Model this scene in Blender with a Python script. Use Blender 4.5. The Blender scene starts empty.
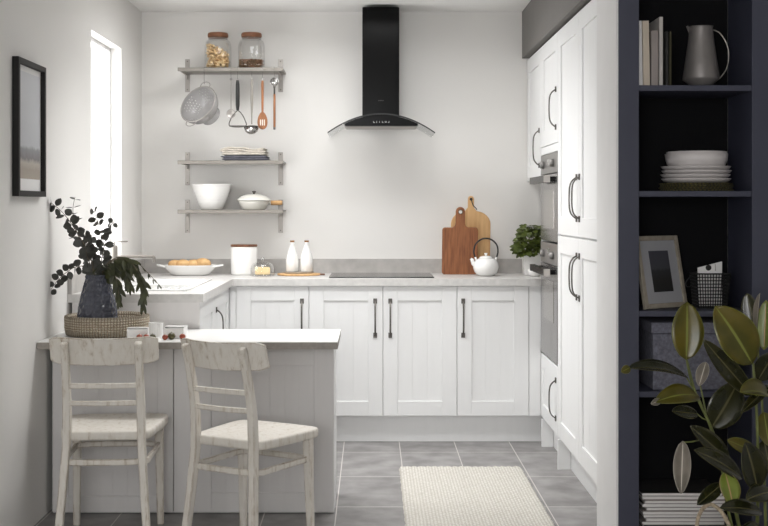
import bpy, bmesh, math, random
from mathutils import Vector, Matrix
random.seed(7)
PI = math.pi
SC = bpy.context.scene
COL = SC.collection
F = 1220.0; CX = 371.0; CY = 207.0; H = 1.30

def at(px, py, Y):
    "point of the room seen at that place of the photo, at depth Y"
    return Vector(((px-CX)*Y/F, Y, H-(py-CY)*Y/F))

# ------------------------------------------------------------------ materials
def new_mat(name):
    m = bpy.data.materials.new(name); m.use_nodes = True
    nt = m.node_tree; nt.nodes.clear()
    out = nt.nodes.new('ShaderNodeOutputMaterial')
    p = nt.nodes.new('ShaderNodeBsdfPrincipled')
    nt.links.new(p.outputs[0], out.inputs[0])
    return m, nt, p, out

def mat(name, col, rough=.5, metal=0, var=.06, scale=8, bump=0, bscale=60, spec=.5, coat=0, stretch=(1,1,1), col2=None, sss=0):
    m, nt, p, out = new_mat(name)
    N = nt.nodes; L = nt.links
    tc = N.new('ShaderNodeTexCoord'); mp = N.new('ShaderNodeMapping')
    mp.inputs['Scale'].default_value = stretch
    L.new(tc.outputs['Object'], mp.inputs[0])
    no = N.new('ShaderNodeTexNoise'); no.inputs['Scale'].default_value = scale; no.inputs['Detail'].default_value = 5
    L.new(mp.outputs[0], no.inputs['Vector'])
    r = N.new('ShaderNodeValToRGB')
    r.color_ramp.elements[0].position = .3; r.color_ramp.elements[1].position = .7
    c2 = col2 if col2 else [max(0, c*(1-var)) for c in col]
    c1 = col if col2 else [min(1, c*(1+var*.6)) for c in col]
    r.color_ramp.elements[0].color = (*c2, 1); r.color_ramp.elements[1].color = (*c1, 1)
    L.new(no.outputs[0], r.inputs[0]); L.new(r.outputs[0], p.inputs['Base Color'])
    p.inputs['Roughness'].default_value = rough; p.inputs['Metallic'].default_value = metal
    p.inputs['Specular IOR Level'].default_value = spec
    p.inputs['Coat Weight'].default_value = coat
    if bump:
        n2 = N.new('ShaderNodeTexNoise'); n2.inputs['Scale'].default_value = bscale; n2.inputs['Detail'].default_value = 3
        L.new(mp.outputs[0], n2.inputs['Vector'])
        b = N.new('ShaderNodeBump'); b.inputs['Strength'].default_value = bump; b.inputs['Distance'].default_value = .004
        L.new(n2.outputs[0], b.inputs['Height']); L.new(b.outputs[0], p.inputs['Normal'])
    return m

def glass_mat(name, tint=(1,1,1), refl=.14, rough=.02):
    m = bpy.data.materials.new(name); m.use_nodes = True
    nt = m.node_tree; N = nt.nodes; L = nt.links; N.clear()
    out = N.new('ShaderNodeOutputMaterial'); mix = N.new('ShaderNodeMixShader')
    tr = N.new('ShaderNodeBsdfTransparent'); tr.inputs[0].default_value = (*tint, 1)
    gl = N.new('ShaderNodeBsdfGlossy'); gl.inputs['Roughness'].default_value = rough
    lw = N.new('ShaderNodeLayerWeight'); lw.inputs[0].default_value = .35
    mt = N.new('ShaderNodeMath'); mt.operation = 'MULTIPLY_ADD'
    mt.inputs[1].default_value = .55; mt.inputs[2].default_value = refl*.35
    L.new(lw.outputs['Facing'], mt.inputs[0])
    L.new(mt.outputs[0], mix.inputs[0]); L.new(tr.outputs[0], mix.inputs[1]); L.new(gl.outputs[0], mix.inputs[2])
    L.new(mix.outputs[0], out.inputs[0])
    return m

M = {}
M['wall'] = mat('wall_paint', (.78,.765,.74), .9, var=.015, scale=2, bump=.05, bscale=120)
M['ceiling'] = mat('ceiling_paint', (.86,.85,.83), .95, var=.01)
M['white_wall'] = mat('white_wall_paint', (.80,.79,.78), .9, var=.02)
M['bulkhead'] = mat('grey_bulkhead_paint', (.17,.16,.15), .85, var=.03)
M['cab'] = mat('white_cabinet_paint', (.82,.82,.815), .42, var=.012, scale=5, bump=.05, bscale=40, stretch=(8,8,1))
M['pen'] = mat('pale_grey_cabinet_paint', (.68,.66,.65), .5, var=.02, scale=5, bump=.05, bscale=40, stretch=(8,8,1))
M['handle'] = mat('pewter_metal', (.13,.12,.11), .38, metal=.85, var=.25, scale=30)
M['steel'] = mat('brushed_steel', (.25,.23,.205), .4, metal=.5, var=.06, scale=40, stretch=(1,12,12))
M['chrome'] = mat('polished_steel', (.36,.35,.34), .18, metal=1, var=.03)
M['bright_steel'] = mat('satin_bracket_steel', (.38,.355,.33), .42, metal=.5, var=.05)
M['black'] = mat('gloss_black', (.003,.003,.003), .22, var=0, spec=.10)
M['black_matte'] = mat('matt_black', (.012,.012,.012), .5, var=.1)
M['hob'] = mat('black_hob_glass', (.012,.012,.013), .08, var=0, spec=.6)
M['oven_steel'] = mat('oven_steel', (.27,.26,.25), .36, metal=.5, var=.04)
M['oven_glass'] = mat('oven_glass', (.17,.16,.155), .14, metal=.3, var=.03)
M['oven_window'] = mat('oven_window_glass', (.33,.31,.29), .12, metal=.4, var=.03)
M['stone'] = mat('pale_concrete_worktop', (.60,.585,.565), .38, var=.10, scale=35, bump=.03)
M['upstand'] = mat('concrete_upstand', (.44,.42,.40), .55, var=.13, scale=18)
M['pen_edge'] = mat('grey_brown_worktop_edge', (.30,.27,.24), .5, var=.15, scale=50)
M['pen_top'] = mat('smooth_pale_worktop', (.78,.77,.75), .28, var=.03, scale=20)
M['navy'] = mat('navy_paint', (.050,.053,.082), .55, var=.06, scale=5)
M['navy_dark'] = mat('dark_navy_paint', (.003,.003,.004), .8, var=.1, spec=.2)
M['ceramic'] = mat('white_ceramic', (.84,.83,.81), .22, var=.01, coat=.3)
M['cream_ceramic'] = mat('cream_enamel', (.76,.74,.68), .25, var=.02, coat=.3)
M['plate'] = mat('stoneware_plate', (.72,.68,.67), .4, var=.04)
M['vase'] = mat('blue_grey_glaze', (.050,.054,.075), .25, var=.25, scale=14, coat=.4)
M['wood_red'] = mat('reddish_hardwood', (.34,.13,.050), .5, var=0, col2=(.19,.065,.026), scale=10, stretch=(9,3,1))
M['wood_light'] = mat('light_maple', (.72,.46,.22), .5, var=0, col2=(.55,.31,.13), scale=8, stretch=(6,3,.7))
M['wood_lid'] = mat('acacia_lid', (.25,.10,.042), .5, var=0, col2=(.09,.035,.018), scale=30, stretch=(1,6,1))
M['wood_spoon'] = mat('beech_spoon', (.30,.12,.045), .5, var=.25, scale=14, stretch=(5,5,1))
M['cork'] = mat('cork', (.28,.14,.06), .8, var=.3, scale=80)
M['bread'] = mat('baked_crust', (.72,.48,.23), .7, var=0, col2=(.50,.26,.09), scale=22, bump=.4, bscale=50)
M['cheese'] = mat('butter_block', (.86,.66,.36), .5, var=.1, scale=30)
M['pasta'] = mat('dried_pasta', (.88,.70,.42), .6, var=0, col2=(.72,.45,.20), scale=25)
M['bean'] = mat('mixed_beans', (.33,.15,.08), .5, var=0, col2=(.07,.06,.025), scale=60)
M['colander'] = None
M['mat_paper'] = mat('white_paper', (.80,.79,.78), .9, var=.02)
M['frame_black'] = mat('black_frame_wood', (.012,.011,.010), .5, var=.2, scale=20, spec=.2)
M['frame_wood'] = mat('grey_oak_frame', (.34,.30,.24), .6, var=.2, scale=30)
M['mount'] = mat('grey_mount_board', (.36,.36,.38), .9, var=.04)
M['dark_cloth'] = mat('charcoal_linen', (.10,.10,.12), .95, var=.25, scale=60, bump=.5, bscale=200)
M['cream_cloth'] = mat('natural_linen', (.62,.57,.50), .95, var=.18, scale=30, bump=.6, bscale=120)
M['tomato'] = mat('red_tomato', (.30,.055,.02), .3, var=.35, scale=40)
M['tomato_green'] = mat('green_tomato', (.07,.06,.015), .3, var=.35, scale=40)
M['euc'] = mat('eucalyptus_leaf', (.050,.050,.042), .55, var=.4, scale=25)
M['fern'] = mat('olive_narrow_leaf', (.040,.045,.014), .5, var=.5, scale=30)
M['twig'] = mat('brown_twig', (.10,.075,.045), .7, var=.3, scale=40)
M['basil'] = mat('basil_leaf', (.075,.10,.016), .45, var=.6, scale=40)
M['soil'] = mat('dark_soil', (.04,.028,.02), 1, var=.4, scale=80, bump=.8, bscale=120)
M['stem_green'] = mat('green_stem', (.15,.17,.045), .5, var=.3, scale=20)
M['zinc'] = mat('brushed_zinc', (.27,.25,.24), .45, metal=.4, var=.15, scale=6)
M['brass'] = mat('pale_metal_wire', (.50,.47,.42), .35, metal=.8, var=.05)
M['felt'] = mat('grey_felt', (.17,.17,.21), 1, var=.35, scale=90, bump=.5, bscale=200)
M['magazine'] = mat('magazine_pages', (.80,.77,.75), .7, var=.12, scale=10, stretch=(2,2,40))
M['rope'] = mat('jute_rope', (.52,.42,.30), .95, var=.4, scale=120, bump=.6, bscale=200)
M['book_white'] = mat('white_book_cover', (.74,.73,.72), .7, var=.05)
M['book_cream'] = mat('cream_book_cover', (.60,.52,.42), .7, var=.08)
M['book_taupe'] = mat('taupe_book_cover', (.33,.29,.27), .7, var=.12)
M['book_pale'] = mat('pale_grey_book_cover', (.52,.49,.46), .7, var=.08)
M['book_olive'] = mat('dark_olive_book_cover', (.045,.04,.015), .7, var=.2)
M['book_dark'] = mat('black_book_cover', (.015,.014,.013), .7, var=.2)
M['mark'] = mat('pale_print', (.55,.55,.53), .6, var=0)
M['mark_dim'] = mat('dim_grey_print', (.05,.05,.05), .5, var=0)
M['glass'] = glass_mat('clear_glass')
M['jar_glass'] = glass_mat('jar_glass', (.975,.975,.97), .06)
M['hood_glass'] = glass_mat('hood_glass', (.93,.935,.935), .05)
M['pane'] = glass_mat('window_glass', (1,1,1), .05)
M['upvc'] = mat('white_window_frame', (.85,.85,.85), .4, var=.01)
M['sink'] = mat('white_sink', (.74,.735,.72), .25, var=.02)

# worn white chair paint: cream paint with brown showing through in streaks
def worn():
    m, nt, p, out = new_mat('worn_cream_chair_paint'); N = nt.nodes; L = nt.links
    tc = N.new('ShaderNodeTexCoord'); mp = N.new('ShaderNodeMapping'); mp.inputs['Scale'].default_value = (9,9,1.4)
    L.new(tc.outputs['Object'], mp.inputs[0])
    a = N.new('ShaderNodeTexNoise'); a.inputs['Scale'].default_value = 6; a.inputs['Detail'].default_value = 8; a.inputs['Roughness'].default_value = .7
    L.new(mp.outputs[0], a.inputs['Vector'])
    r = N.new('ShaderNodeValToRGB'); e = r.color_ramp.elements
    e[0].position = .29; e[0].color = (.32,.23,.15,1); e[1].position = .46; e[1].color = (.74,.695,.625,1)
    x = e.new(.37); x.color = (.60,.54,.455,1)
    x = e.new(.75); x.color = (.80,.77,.715,1)
    L.new(a.outputs[0], r.inputs[0])
    # paint rubbed through along the edges
    bv = N.new('ShaderNodeBevel'); bv.samples = 4; bv.inputs['Radius'].default_value = .007
    ge = N.new('ShaderNodeNewGeometry'); dt = N.new('ShaderNodeVectorMath'); dt.operation = 'DOT_PRODUCT'
    L.new(bv.outputs[0], dt.inputs[0]); L.new(ge.outputs['Normal'], dt.inputs[1])
    b2 = N.new('ShaderNodeTexNoise'); b2.inputs['Scale'].default_value = 14; b2.inputs['Detail'].default_value = 6; L.new(tc.outputs['Object'], b2.inputs['Vector'])
    er = N.new('ShaderNodeMapRange'); er.inputs['From Min'].default_value = .985; er.inputs['From Max'].default_value = .94; L.new(dt.outputs['Value'], er.inputs['Value'])
    nr = N.new('ShaderNodeMapRange'); nr.inputs['From Min'].default_value = .40; nr.inputs['From Max'].default_value = .55; L.new(b2.outputs[0], nr.inputs['Value'])
    mu = N.new('ShaderNodeMath'); mu.operation = 'MULTIPLY'; L.new(er.outputs[0], mu.inputs[0]); L.new(nr.outputs[0], mu.inputs[1])
    mu2 = N.new('ShaderNodeMath'); mu2.operation = 'MULTIPLY'; mu2.inputs[1].default_value = 1.0; L.new(mu.outputs[0], mu2.inputs[0])
    mx = N.new('ShaderNodeMix'); mx.data_type = 'RGBA'; L.new(mu2.outputs[0], mx.inputs['Factor']); L.new(r.outputs[0], mx.inputs['A']); mx.inputs['B'].default_value = (.26,.17,.10,1)
    L.new(mx.outputs['Result'], p.inputs['Base Color'])
    p.inputs['Roughness'].default_value = .55
    return m
M['worn'] = worn()

def tile_floor():
    m, nt, p, out = new_mat('grey_floor_tile'); N = nt.nodes; L = nt.links
    tc = N.new('ShaderNodeTexCoord'); sp = N.new('ShaderNodeSeparateXYZ'); L.new(tc.outputs['Object'], sp.inputs[0])
    def mth(op, a, b=None, c=None):
        n = N.new('ShaderNodeMath'); n.operation = op
        for i, v in enumerate((a, b, c)):
            if v is None: continue
            if isinstance(v, (int, float)): n.inputs[i].default_value = v
            else: L.new(v, n.inputs[i])
        return n.outputs[0]
    def axis(o, off, size, g):
        u = mth('DIVIDE', mth('SUBTRACT', o, off), size)
        fr = mth('FRACT', u); d = mth('MINIMUM', fr, mth('SUBTRACT', 1.0, fr))
        return mth('LESS_THAN', d, g/size), mth('FLOOR', u)
    gx, ix = axis(sp.outputs[0], -.148-6.08, .304, .0021)
    gy, iy = axis(sp.outputs[1], 5.88-11.8, .59, .0030)
    g = mth('MAXIMUM', gx, gy)
    cid = N.new('ShaderNodeCombineXYZ'); L.new(ix, cid.inputs[0]); L.new(iy, cid.inputs[1])
    wn = N.new('ShaderNodeTexWhiteNoise'); wn.noise_dimensions = '3D'; L.new(cid.outputs[0], wn.inputs['Vector'])
    no = N.new('ShaderNodeTexNoise'); no.inputs['Scale'].default_value = 7; no.inputs['Detail'].default_value = 8
    L.new(tc.outputs['Object'], no.inputs['Vector'])
    r = N.new('ShaderNodeValToRGB'); r.color_ramp.elements[0].position = .3; r.color_ramp.elements[1].position = .72
    r.color_ramp.elements[0].color = (.20,.192,.188,1); r.color_ramp.elements[1].color = (.34,.328,.322,1)
    L.new(mth('ADD', no.outputs[0], mth('MULTIPLY', mth('SUBTRACT', wn.outputs['Value'], .5), .12)), r.inputs[0])
    mx = N.new('ShaderNodeMix'); mx.data_type = 'RGBA'
    L.new(g, mx.inputs['Factor']); L.new(r.outputs[0], mx.inputs['A']); mx.inputs['B'].default_value = (.60,.57,.54,1)
    L.new(mx.outputs['Result'], p.inputs['Base Color'])
    p.inputs['Roughness'].default_value = .55; p.inputs['Specular IOR Level'].default_value = .22
    b = N.new('ShaderNodeBump'); b.inputs['Strength'].default_value = .3; b.inputs['Distance'].default_value = .002; b.invert = True
    L.new(g, b.inputs['Height']); L.new(b.outputs[0], p.inputs['Normal'])
    return m
M['floor'] = tile_floor()

def weave(name, c1, c2, sx, sy, bump=.6, rough=.95, coord='Object'):
    m, nt, p, out = new_mat(name); N = nt.nodes; L = nt.links
    tc = N.new('ShaderNodeTexCoord')
    a = N.new('ShaderNodeTexWave'); a.wave_type = 'BANDS'; a.bands_direction = 'X'; a.inputs['Scale'].default_value = sx; a.inputs['Distortion'].default_value = 3; a.inputs['Detail Scale'].default_value = 4
    b = N.new('ShaderNodeTexWave'); b.wave_type = 'BANDS'; b.bands_direction = 'Y' if coord == 'Object' else 'Y'; b.inputs['Scale'].default_value = sy; b.inputs['Distortion'].default_value = 2
    for t in (a, b): L.new(tc.outputs[coord], t.inputs['Vector'])
    mu = N.new('ShaderNodeMath'); mu.operation = 'MULTIPLY'; L.new(a.outputs[1], mu.inputs[0]); L.new(b.outputs[1], mu.inputs[1])
    r = N.new('ShaderNodeValToRGB'); r.color_ramp.elements[0].color = (*c2, 1); r.color_ramp.elements[1].color = (*c1, 1)
    r.color_ramp.elements[1].position = .45
    L.new(mu.outputs[0], r.inputs[0]); L.new(r.outputs[0], p.inputs['Base Color'])
    p.inputs['Roughness'].default_value = rough
    bp = N.new('ShaderNodeBump'); bp.inputs['Strength'].default_value = bump; bp.inputs['Distance'].default_value = .006
    L.new(mu.outputs[0], bp.inputs['Height']); L.new(bp.outputs[0], p.inputs['Normal'])
    return m
M['rug'] = weave('cream_woven_wool', (.70,.68,.63), (.50,.465,.41), 22, 16)
M['basket'] = weave('woven_seagrass', (.66,.58,.47), (.22,.17,.11), 28, 14, 1.0, coord='UV')
M['wicker'] = weave('wicker_placemat', (.30,.26,.08), (.05,.045,.02), 18, 40, 1.0, coord='UV')

def uv_leaf(name, c1, c2, rib, rough=.32):
    m, nt, p, out = new_mat(name); N = nt.nodes; L = nt.links
    tc = N.new('ShaderNodeTexCoord'); sp = N.new('ShaderNodeSeparateXYZ'); L.new(tc.outputs['UV'], sp.inputs[0])
    s = N.new('ShaderNodeMath'); s.operation = 'SUBTRACT'; L.new(sp.outputs[0], s.inputs[0]); s.inputs[1].default_value = .5
    a = N.new('ShaderNodeMath'); a.operation = 'ABSOLUTE'; L.new(s.outputs[0], a.inputs[0])
    no = N.new('ShaderNodeTexNoise'); no.inputs['Scale'].default_value = 14; L.new(tc.outputs['Object'], no.inputs['Vector'])
    w = N.new('ShaderNodeTexWave'); w.bands_direction = 'Y'; w.inputs['Scale'].default_value = 5; L.new(tc.outputs['UV'], w.inputs['Vector'])
    r = N.new('ShaderNodeValToRGB'); r.color_ramp.elements[0].color = (*c2, 1); r.color_ramp.elements[1].color = (*c1, 1)
    r.color_ramp.elements[0].position = .35; r.color_ramp.elements[1].position = .65
    L.new(no.outputs[0], r.inputs[0])
    r2 = N.new('ShaderNodeValToRGB'); r2.color_ramp.elements[0].position = .02; r2.color_ramp.elements[1].position = .045
    r2.color_ramp.elements[0].color = (1,1,1,1); r2.color_ramp.elements[1].color = (0,0,0,1)
    x = r2.color_ramp.elements.new(.47); x.color = (0,0,0,1)
    x = r2.color_ramp.elements.new(.49); x.color = (.7,.7,.7,1)
    L.new(a.outputs[0], r2.inputs[0])
    mx = N.new('ShaderNodeMix'); mx.data_type = 'RGBA'; L.new(r2.outputs[0], mx.inputs['Factor'])
    L.new(r.outputs[0], mx.inputs['A']); mx.inputs['B'].default_value = (*rib, 1)
    L.new(mx.outputs['Result'], p.inputs['Base Color']); p.inputs['Roughness'].default_value = rough
    bp = N.new('ShaderNodeBump'); bp.inputs['Strength'].default_value = .06; bp.inputs['Distance'].default_value = .001
    L.new(w.outputs[1], bp.inputs['Height']); L.new(bp.outputs[0], p.inputs['Normal'])
    return m
M['rub_olive'] = uv_leaf('rubber_leaf_olive', (.115,.090,.008), (.065,.060,.006), (.20,.22,.04))
M['rub_dark'] = uv_leaf('rubber_leaf_dark', (.030,.029,.008), (.013,.015,.005), (.10,.09,.04), .25)
M['rub_mid'] = uv_leaf('rubber_leaf_green', (.20,.25,.035), (.12,.15,.02), (.50,.30,.16))
M['rub_under'] = uv_leaf('rubber_leaf_underside', (.22,.19,.155), (.13,.115,.09), (.55,.50,.42), .6)

M['colander'] = mat('grey_enamel', (.33,.32,.315), .25, var=.03, coat=.3)

def scene_print(name, sky, stops):
    "a small landscape print: bands of tone by height"
    m, nt, p, out = new_mat(name); N = nt.nodes; L = nt.links
    tc = N.new('ShaderNodeTexCoord'); sp = N.new('ShaderNodeSeparateXYZ'); L.new(tc.outputs['UV'], sp.inputs[0])
    no = N.new('ShaderNodeTexNoise'); no.inputs['Scale'].default_value = 7; no.inputs['Detail'].default_value = 6; L.new(tc.outputs['UV'], no.inputs['Vector'])
    ma = N.new('ShaderNodeMath'); ma.operation = 'MULTIPLY_ADD'; ma.inputs[1].default_value = .10; L.new(no.outputs[0], ma.inputs[0]); L.new(sp.outputs[1], ma.inputs[2])
    r = N.new('ShaderNodeValToRGB'); e = r.color_ramp.elements
    e[0].position = stops[0][0]; e[0].color = (*stops[0][1], 1); e[1].position = .99; e[1].color = (*sky, 1)
    for q, c in stops[1:]:
        x = e.new(q); x.color = (*c, 1)
    L.new(ma.outputs[0], r.inputs[0]); L.new(r.outputs[0], p.inputs['Base Color']); p.inputs['Roughness'].default_value = .8
    return m
M['print1'] = scene_print('pale_landscape_print', (.66,.67,.69), [(.0,(.42,.37,.31)),(.14,(.38,.33,.28)),(.20,(.46,.42,.37)),(.24,(.22,.21,.21)),(.33,(.30,.30,.31)),(.36,(.52,.53,.55)),(.7,(.60,.61,.63))])
M['print2'] = scene_print('dark_landscape_photo', (.045,.045,.06), [(.0,(.012,.012,.012)),(.35,(.016,.015,.014)),(.55,(.025,.025,.028)),(.62,(.05,.05,.06))])

# ------------------------------------------------------------------ mesh helpers
class MB:
    def __init__(s): s.bm = bmesh.new(); s.uv = s.bm.loops.layers.uv.new('UVMap')
    def box(s, x0, x1, y0, y1, z0, z1):
        v = [s.bm.verts.new((x, y, z)) for z in (z0, z1) for y in (y0, y1) for x in (x0, x1)]
        for f in ((0,2,3,1),(4,5,7,6),(0,1,5,4),(2,6,7,3),(0,4,6,2),(1,3,7,5)):
            s.bm.faces.new([v[i] for i in f])
        return s
    def loft(s, rings, close=True, cap=True, uv=True):
        R = [[s.bm.verts.new(p) for p in r] for r in rings]; n = len(R[0]); m = len(R)
        for i in range(m-1):
            for j in range(n if close else n-1):
                k = (j+1) % n
                f = s.bm.faces.new((R[i][j], R[i][k], R[i+1][k], R[i+1][j]))
                us = [(j/n, i/(m-1)), ((j+1)/n, i/(m-1)), ((j+1)/n, (i+1)/(m-1)), (j/n, (i+1)/(m-1))]
                for l, u in zip(f.loops, us): l[s.uv].uv = u
        if cap and close:
            if len({tuple(round(c, 6) for c in v.co) for v in R[0]}) > 2: s.bm.faces.new(R[0][::-1])
            if len({tuple(round(c, 6) for c in v.co) for v in R[-1]}) > 2: s.bm.faces.new(R[-1])
        return s
    def lathe(s, prof, c=(0,0,0), n=32, cap=True, sx=1, sy=1):
        return s.loft([[(c[0]+r*sx*math.cos(2*PI*j/n), c[1]+r*sy*math.sin(2*PI*j/n), c[2]+z) for j in range(n)] for r, z in [(max(a, 1e-4), b) for a, b in prof]], cap=cap)
    def tube(s, pts, r, n=8, closed=False, ry=None):
        pts = [Vector(p) for p in pts]; m = len(pts); rings = []; prev = None
        for i, p in enumerate(pts):
            if closed: t = pts[(i+1) % m]-pts[i-1]
            else: t = pts[min(i+1, m-1)]-pts[max(i-1, 0)]
            t.normalize()
            if prev is None:
                a = Vector((0,0,1)) if abs(t.z) < .9 else Vector((0,1,0))
                u = t.cross(a).normalized()
            else: u = (prev - t*prev.dot(t)).normalized()
            prev = u; w = t.cross(u)
            rr = r[i] if isinstance(r, (list, tuple)) else r
            q = ry if ry else rr
            rings.append([p+u*rr*math.cos(2*PI*j/n)+w*q*math.sin(2*PI*j/n) for j in range(n)])
        if closed: rings.append(rings[0])
        return s.loft(rings, cap=not closed)
    def sweep(s, pts, size, side=(1,0,0), closed=False):
        "rectangular bar along a path; size (w along side, d across) constant or per point"
        pts = [Vector(p) for p in pts]; m = len(pts); rings = []
        for i, p in enumerate(pts):
            t = (pts[(i+1) % m]-pts[i-1]) if closed else pts[min(i+1, m-1)]-pts[max(i-1, 0)]
            t.normalize(); sd = Vector(side); u = (sd-t*sd.dot(t)).normalized(); w = t.cross(u)
            a, b = size[i] if isinstance(size, list) else size
            rings.append([p+u*a/2*x+w*b/2*y for x, y in ((-1,-1),(1,-1),(1,1),(-1,1))])
        if closed: rings.append(rings[0])
        return s.loft(rings, cap=not closed)
    def prism(s, outline, y0, y1):
        "outline in x,z extruded along y"
        a = [s.bm.verts.new((x, y0, z)) for x, z in outline]; b = [s.bm.verts.new((x, y1, z)) for x, z in outline]
        n = len(a)
        s.bm.faces.new(a); s.bm.faces.new(b[::-1])
        for i in range(n): s.bm.faces.new((a[i], b[i], b[(i+1) % n], a[(i+1) % n]))
        return s
    def plate(s, outline, z0, z1):
        a = [s.bm.verts.new((x, y, z0)) for x, y in outline]; b = [s.bm.verts.new((x, y, z1)) for x, y in outline]
        n = len(a)
        s.bm.faces.new(a[::-1]); s.bm.faces.new(b)
        for i in range(n): s.bm.faces.new((a[i], a[(i+1) % n], b[(i+1) % n], b[i]))
        return s
    def blob(s, c, r, sx=1, sy=1, sz=1, n=12, jit=0):
        k = n//2; rings = []
        for i in range(k+1):
            a = PI*i/k
            rings.append([(c[0]+r*sx*math.sin(a)*math.cos(2*PI*j/n)*(1+random.uniform(-jit, jit))+0, c[1]+r*sy*math.sin(a)*math.sin(2*PI*j/n), c[2]-r*sz*math.cos(a)) for j in range(n)])
        return s.loft(rings, cap=False)
    def xf(s, mtx):
        bmesh.ops.transform(s.bm, matrix=mtx, verts=s.bm.verts[:]); return s
    def build(s, name, m, parent=None, bevel=0, smooth=False, solid=0, sub=0, seg=2):
        bmesh.ops.remove_doubles(s.bm, verts=s.bm.verts[:], dist=2e-5) if smooth else None
        bmesh.ops.recalc_face_normals(s.bm, faces=s.bm.faces[:])
        me = bpy.data.meshes.new(name); s.bm.to_mesh(me); s.bm.free()
        me.materials.append(m if not isinstance(m, str) else M[m])
        if smooth:
            for p in me.polygons: p.use_smooth = True
        o = bpy.data.objects.new(name, me); COL.objects.link(o)
        if parent: o.parent = parent
        if solid:
            q = o.modifiers.new('thickness', 'SOLIDIFY'); q.thickness = solid; q.offset = 0
        if sub:
            q = o.modifiers.new('round', 'SUBSURF'); q.levels = sub; q.render_levels = sub
        if bevel:
            q = o.modifiers.new('bevel', 'BEVEL'); q.width = bevel; q.segments = seg; q.limit_method = 'ANGLE'; q.angle_limit = math.radians(40)
            for p in me.polygons: p.use_smooth = True
            q2 = o.modifiers.new('wn', 'WEIGHTED_NORMAL')
        return o

def tag(o, label, cat, group=None, kind=None):
    if label: o['label'] = label
    if cat: o['category'] = cat
    if group: o['group'] = group
    if kind: o['kind'] = kind
    return o
def thing(name, label, cat, loc=(0,0,0), rz=0, group=None):
    o = bpy.data.objects.new(name, None); COL.objects.link(o); o.location = loc; o.rotation_euler = (0,0,rz)
    o.empty_display_size = .05
    return tag(o, label, cat, group)
def solo(mb, name, m, label, cat, loc=(0,0,0), rz=0, group=None, **k):
    o = mb.build(name, m, **k); o.location = loc; o.rotation_euler = (0,0,rz)
    return tag(o, label, cat, group)
def struct(mb, name, m, **k):
    o = mb.build(name, m, **k); o['kind'] = 'structure'; return o
def copy_tree(o, parent=None):
    c = o.copy(); COL.objects.link(c); c.parent = parent
    for ch in [q for q in bpy.data.objects if q.parent == o]: copy_tree(ch, c)
    return c
def catmull(P, n=8, closed=False):
    P = [Vector(p) for p in P]; m = len(P); out = []
    for i in range(m if closed else m-1):
        if closed: a, b, c, d = P[i-1], P[i], P[(i+1) % m], P[(i+2) % m]
        else: a, b, c, d = P[max(i-1, 0)], P[i], P[i+1], P[min(i+2, m-1)]
        for k in range(n):
            t = k/n
            out.append(.5*((2*b)+(c-a)*t+(2*a-5*b+4*c-d)*t*t+(3*b-a-3*c+d)*t**3))
    if not closed: out.append(P[-1])
    return out

# ------------------------------------------------------------------ room
XL = -1.375; YB = 7.31; ZC = 2.47
struct(MB().box(-1.7, 2.9, -1.0, YB+.2, -.1, 0), 'floor', 'floor')
struct(MB().box(-1.7, 2.9, -1.0, YB+.2, ZC, ZC+.1), 'ceiling', 'ceiling')
struct(MB().box(-1.7, 2.9, YB, YB+.2, 0, ZC), 'wall_back', 'wall')
W1 = (5.99, 6.72, 1.03, 2.172)          # kitchen window: Y0,Y1,Z0,Z1
W2 = (-1.30, .25, .85, 2.25)             # unseen window added behind the camera for front fill: X0,X1,Z0,Z1
wl = MB()
wl.box(XL-.22, XL, -1.0, W1[0], 0, ZC); wl.box(XL-.22, XL, W1[0], W1[1], 0, W1[2]); wl.box(XL-.22, XL, W1[0], W1[1], W1[3], ZC)
wl.box(XL-.22, XL, W1[1], YB, 0, ZC)
struct(wl, 'wall_left', 'wall')
for n_, (a, b, c, d) in ((1, W1),):
    o = struct(MB().box(XL-.11, XL-.06, a, a+.02, c, d).box(XL-.11, XL-.06, b-.02, b, c, d).box(XL-.11, XL-.06, a, b, c, c+.02).box(XL-.11, XL-.06, a, b, d-.02, d), 'window_%d' % n_, 'upvc', bevel=.004)
    MB().box(XL-.088, XL-.084, a+.018, b-.018, c+.018, d-.018).build('pane', 'pane', o)
wr = MB().box(XL-.22, W2[0], -1.2, -1.0, 0, ZC).box(W2[1], 2.9, -1.2, -1.0, 0, ZC).box(W2[0], W2[1], -1.2, -1.0, 0, W2[2]).box(W2[0], W2[1], -1.2, -1.0, W2[3], ZC)
struct(wr, 'wall_rear', 'wall')
a, b, c, d = W2
o = struct(MB().box(a, a+.03, -1.12, -1.07, c, d).box(b-.03, b, -1.12, -1.07, c, d).box(a, b, -1.12, -1.07, c, c+.03).box(a, b, -1.12, -1.07, d-.03, d).box((a+b)/2-.02, (a+b)/2+.02, -1.12, -1.07, c, d), 'window_2', 'upvc', bevel=.004)  # window added out of view, an opening for the front fill lamp
MB().box(a+.02, b-.02, -1.098, -1.094, c+.02, d-.02).build('pane', 'pane', o)
# right hand side
struct(MB().box(1.55, 1.7, 4.775, YB, 0, ZC), 'wall_right', 'wall')
struct(MB().box(2.75, 2.9, -1.0, 4.775, 0, ZC), 'wall_front_right', 'wall')
struct(MB().box(.884, .892, 4.40, 4.775, 0, ZC).box(.892, 2.75, 4.722, 4.775, 0, ZC), 'wall_partition', 'white_wall')
struct(MB().box(.905, 1.55, 4.88, YB, 2.19, ZC), 'trim_1', 'bulkhead')

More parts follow.
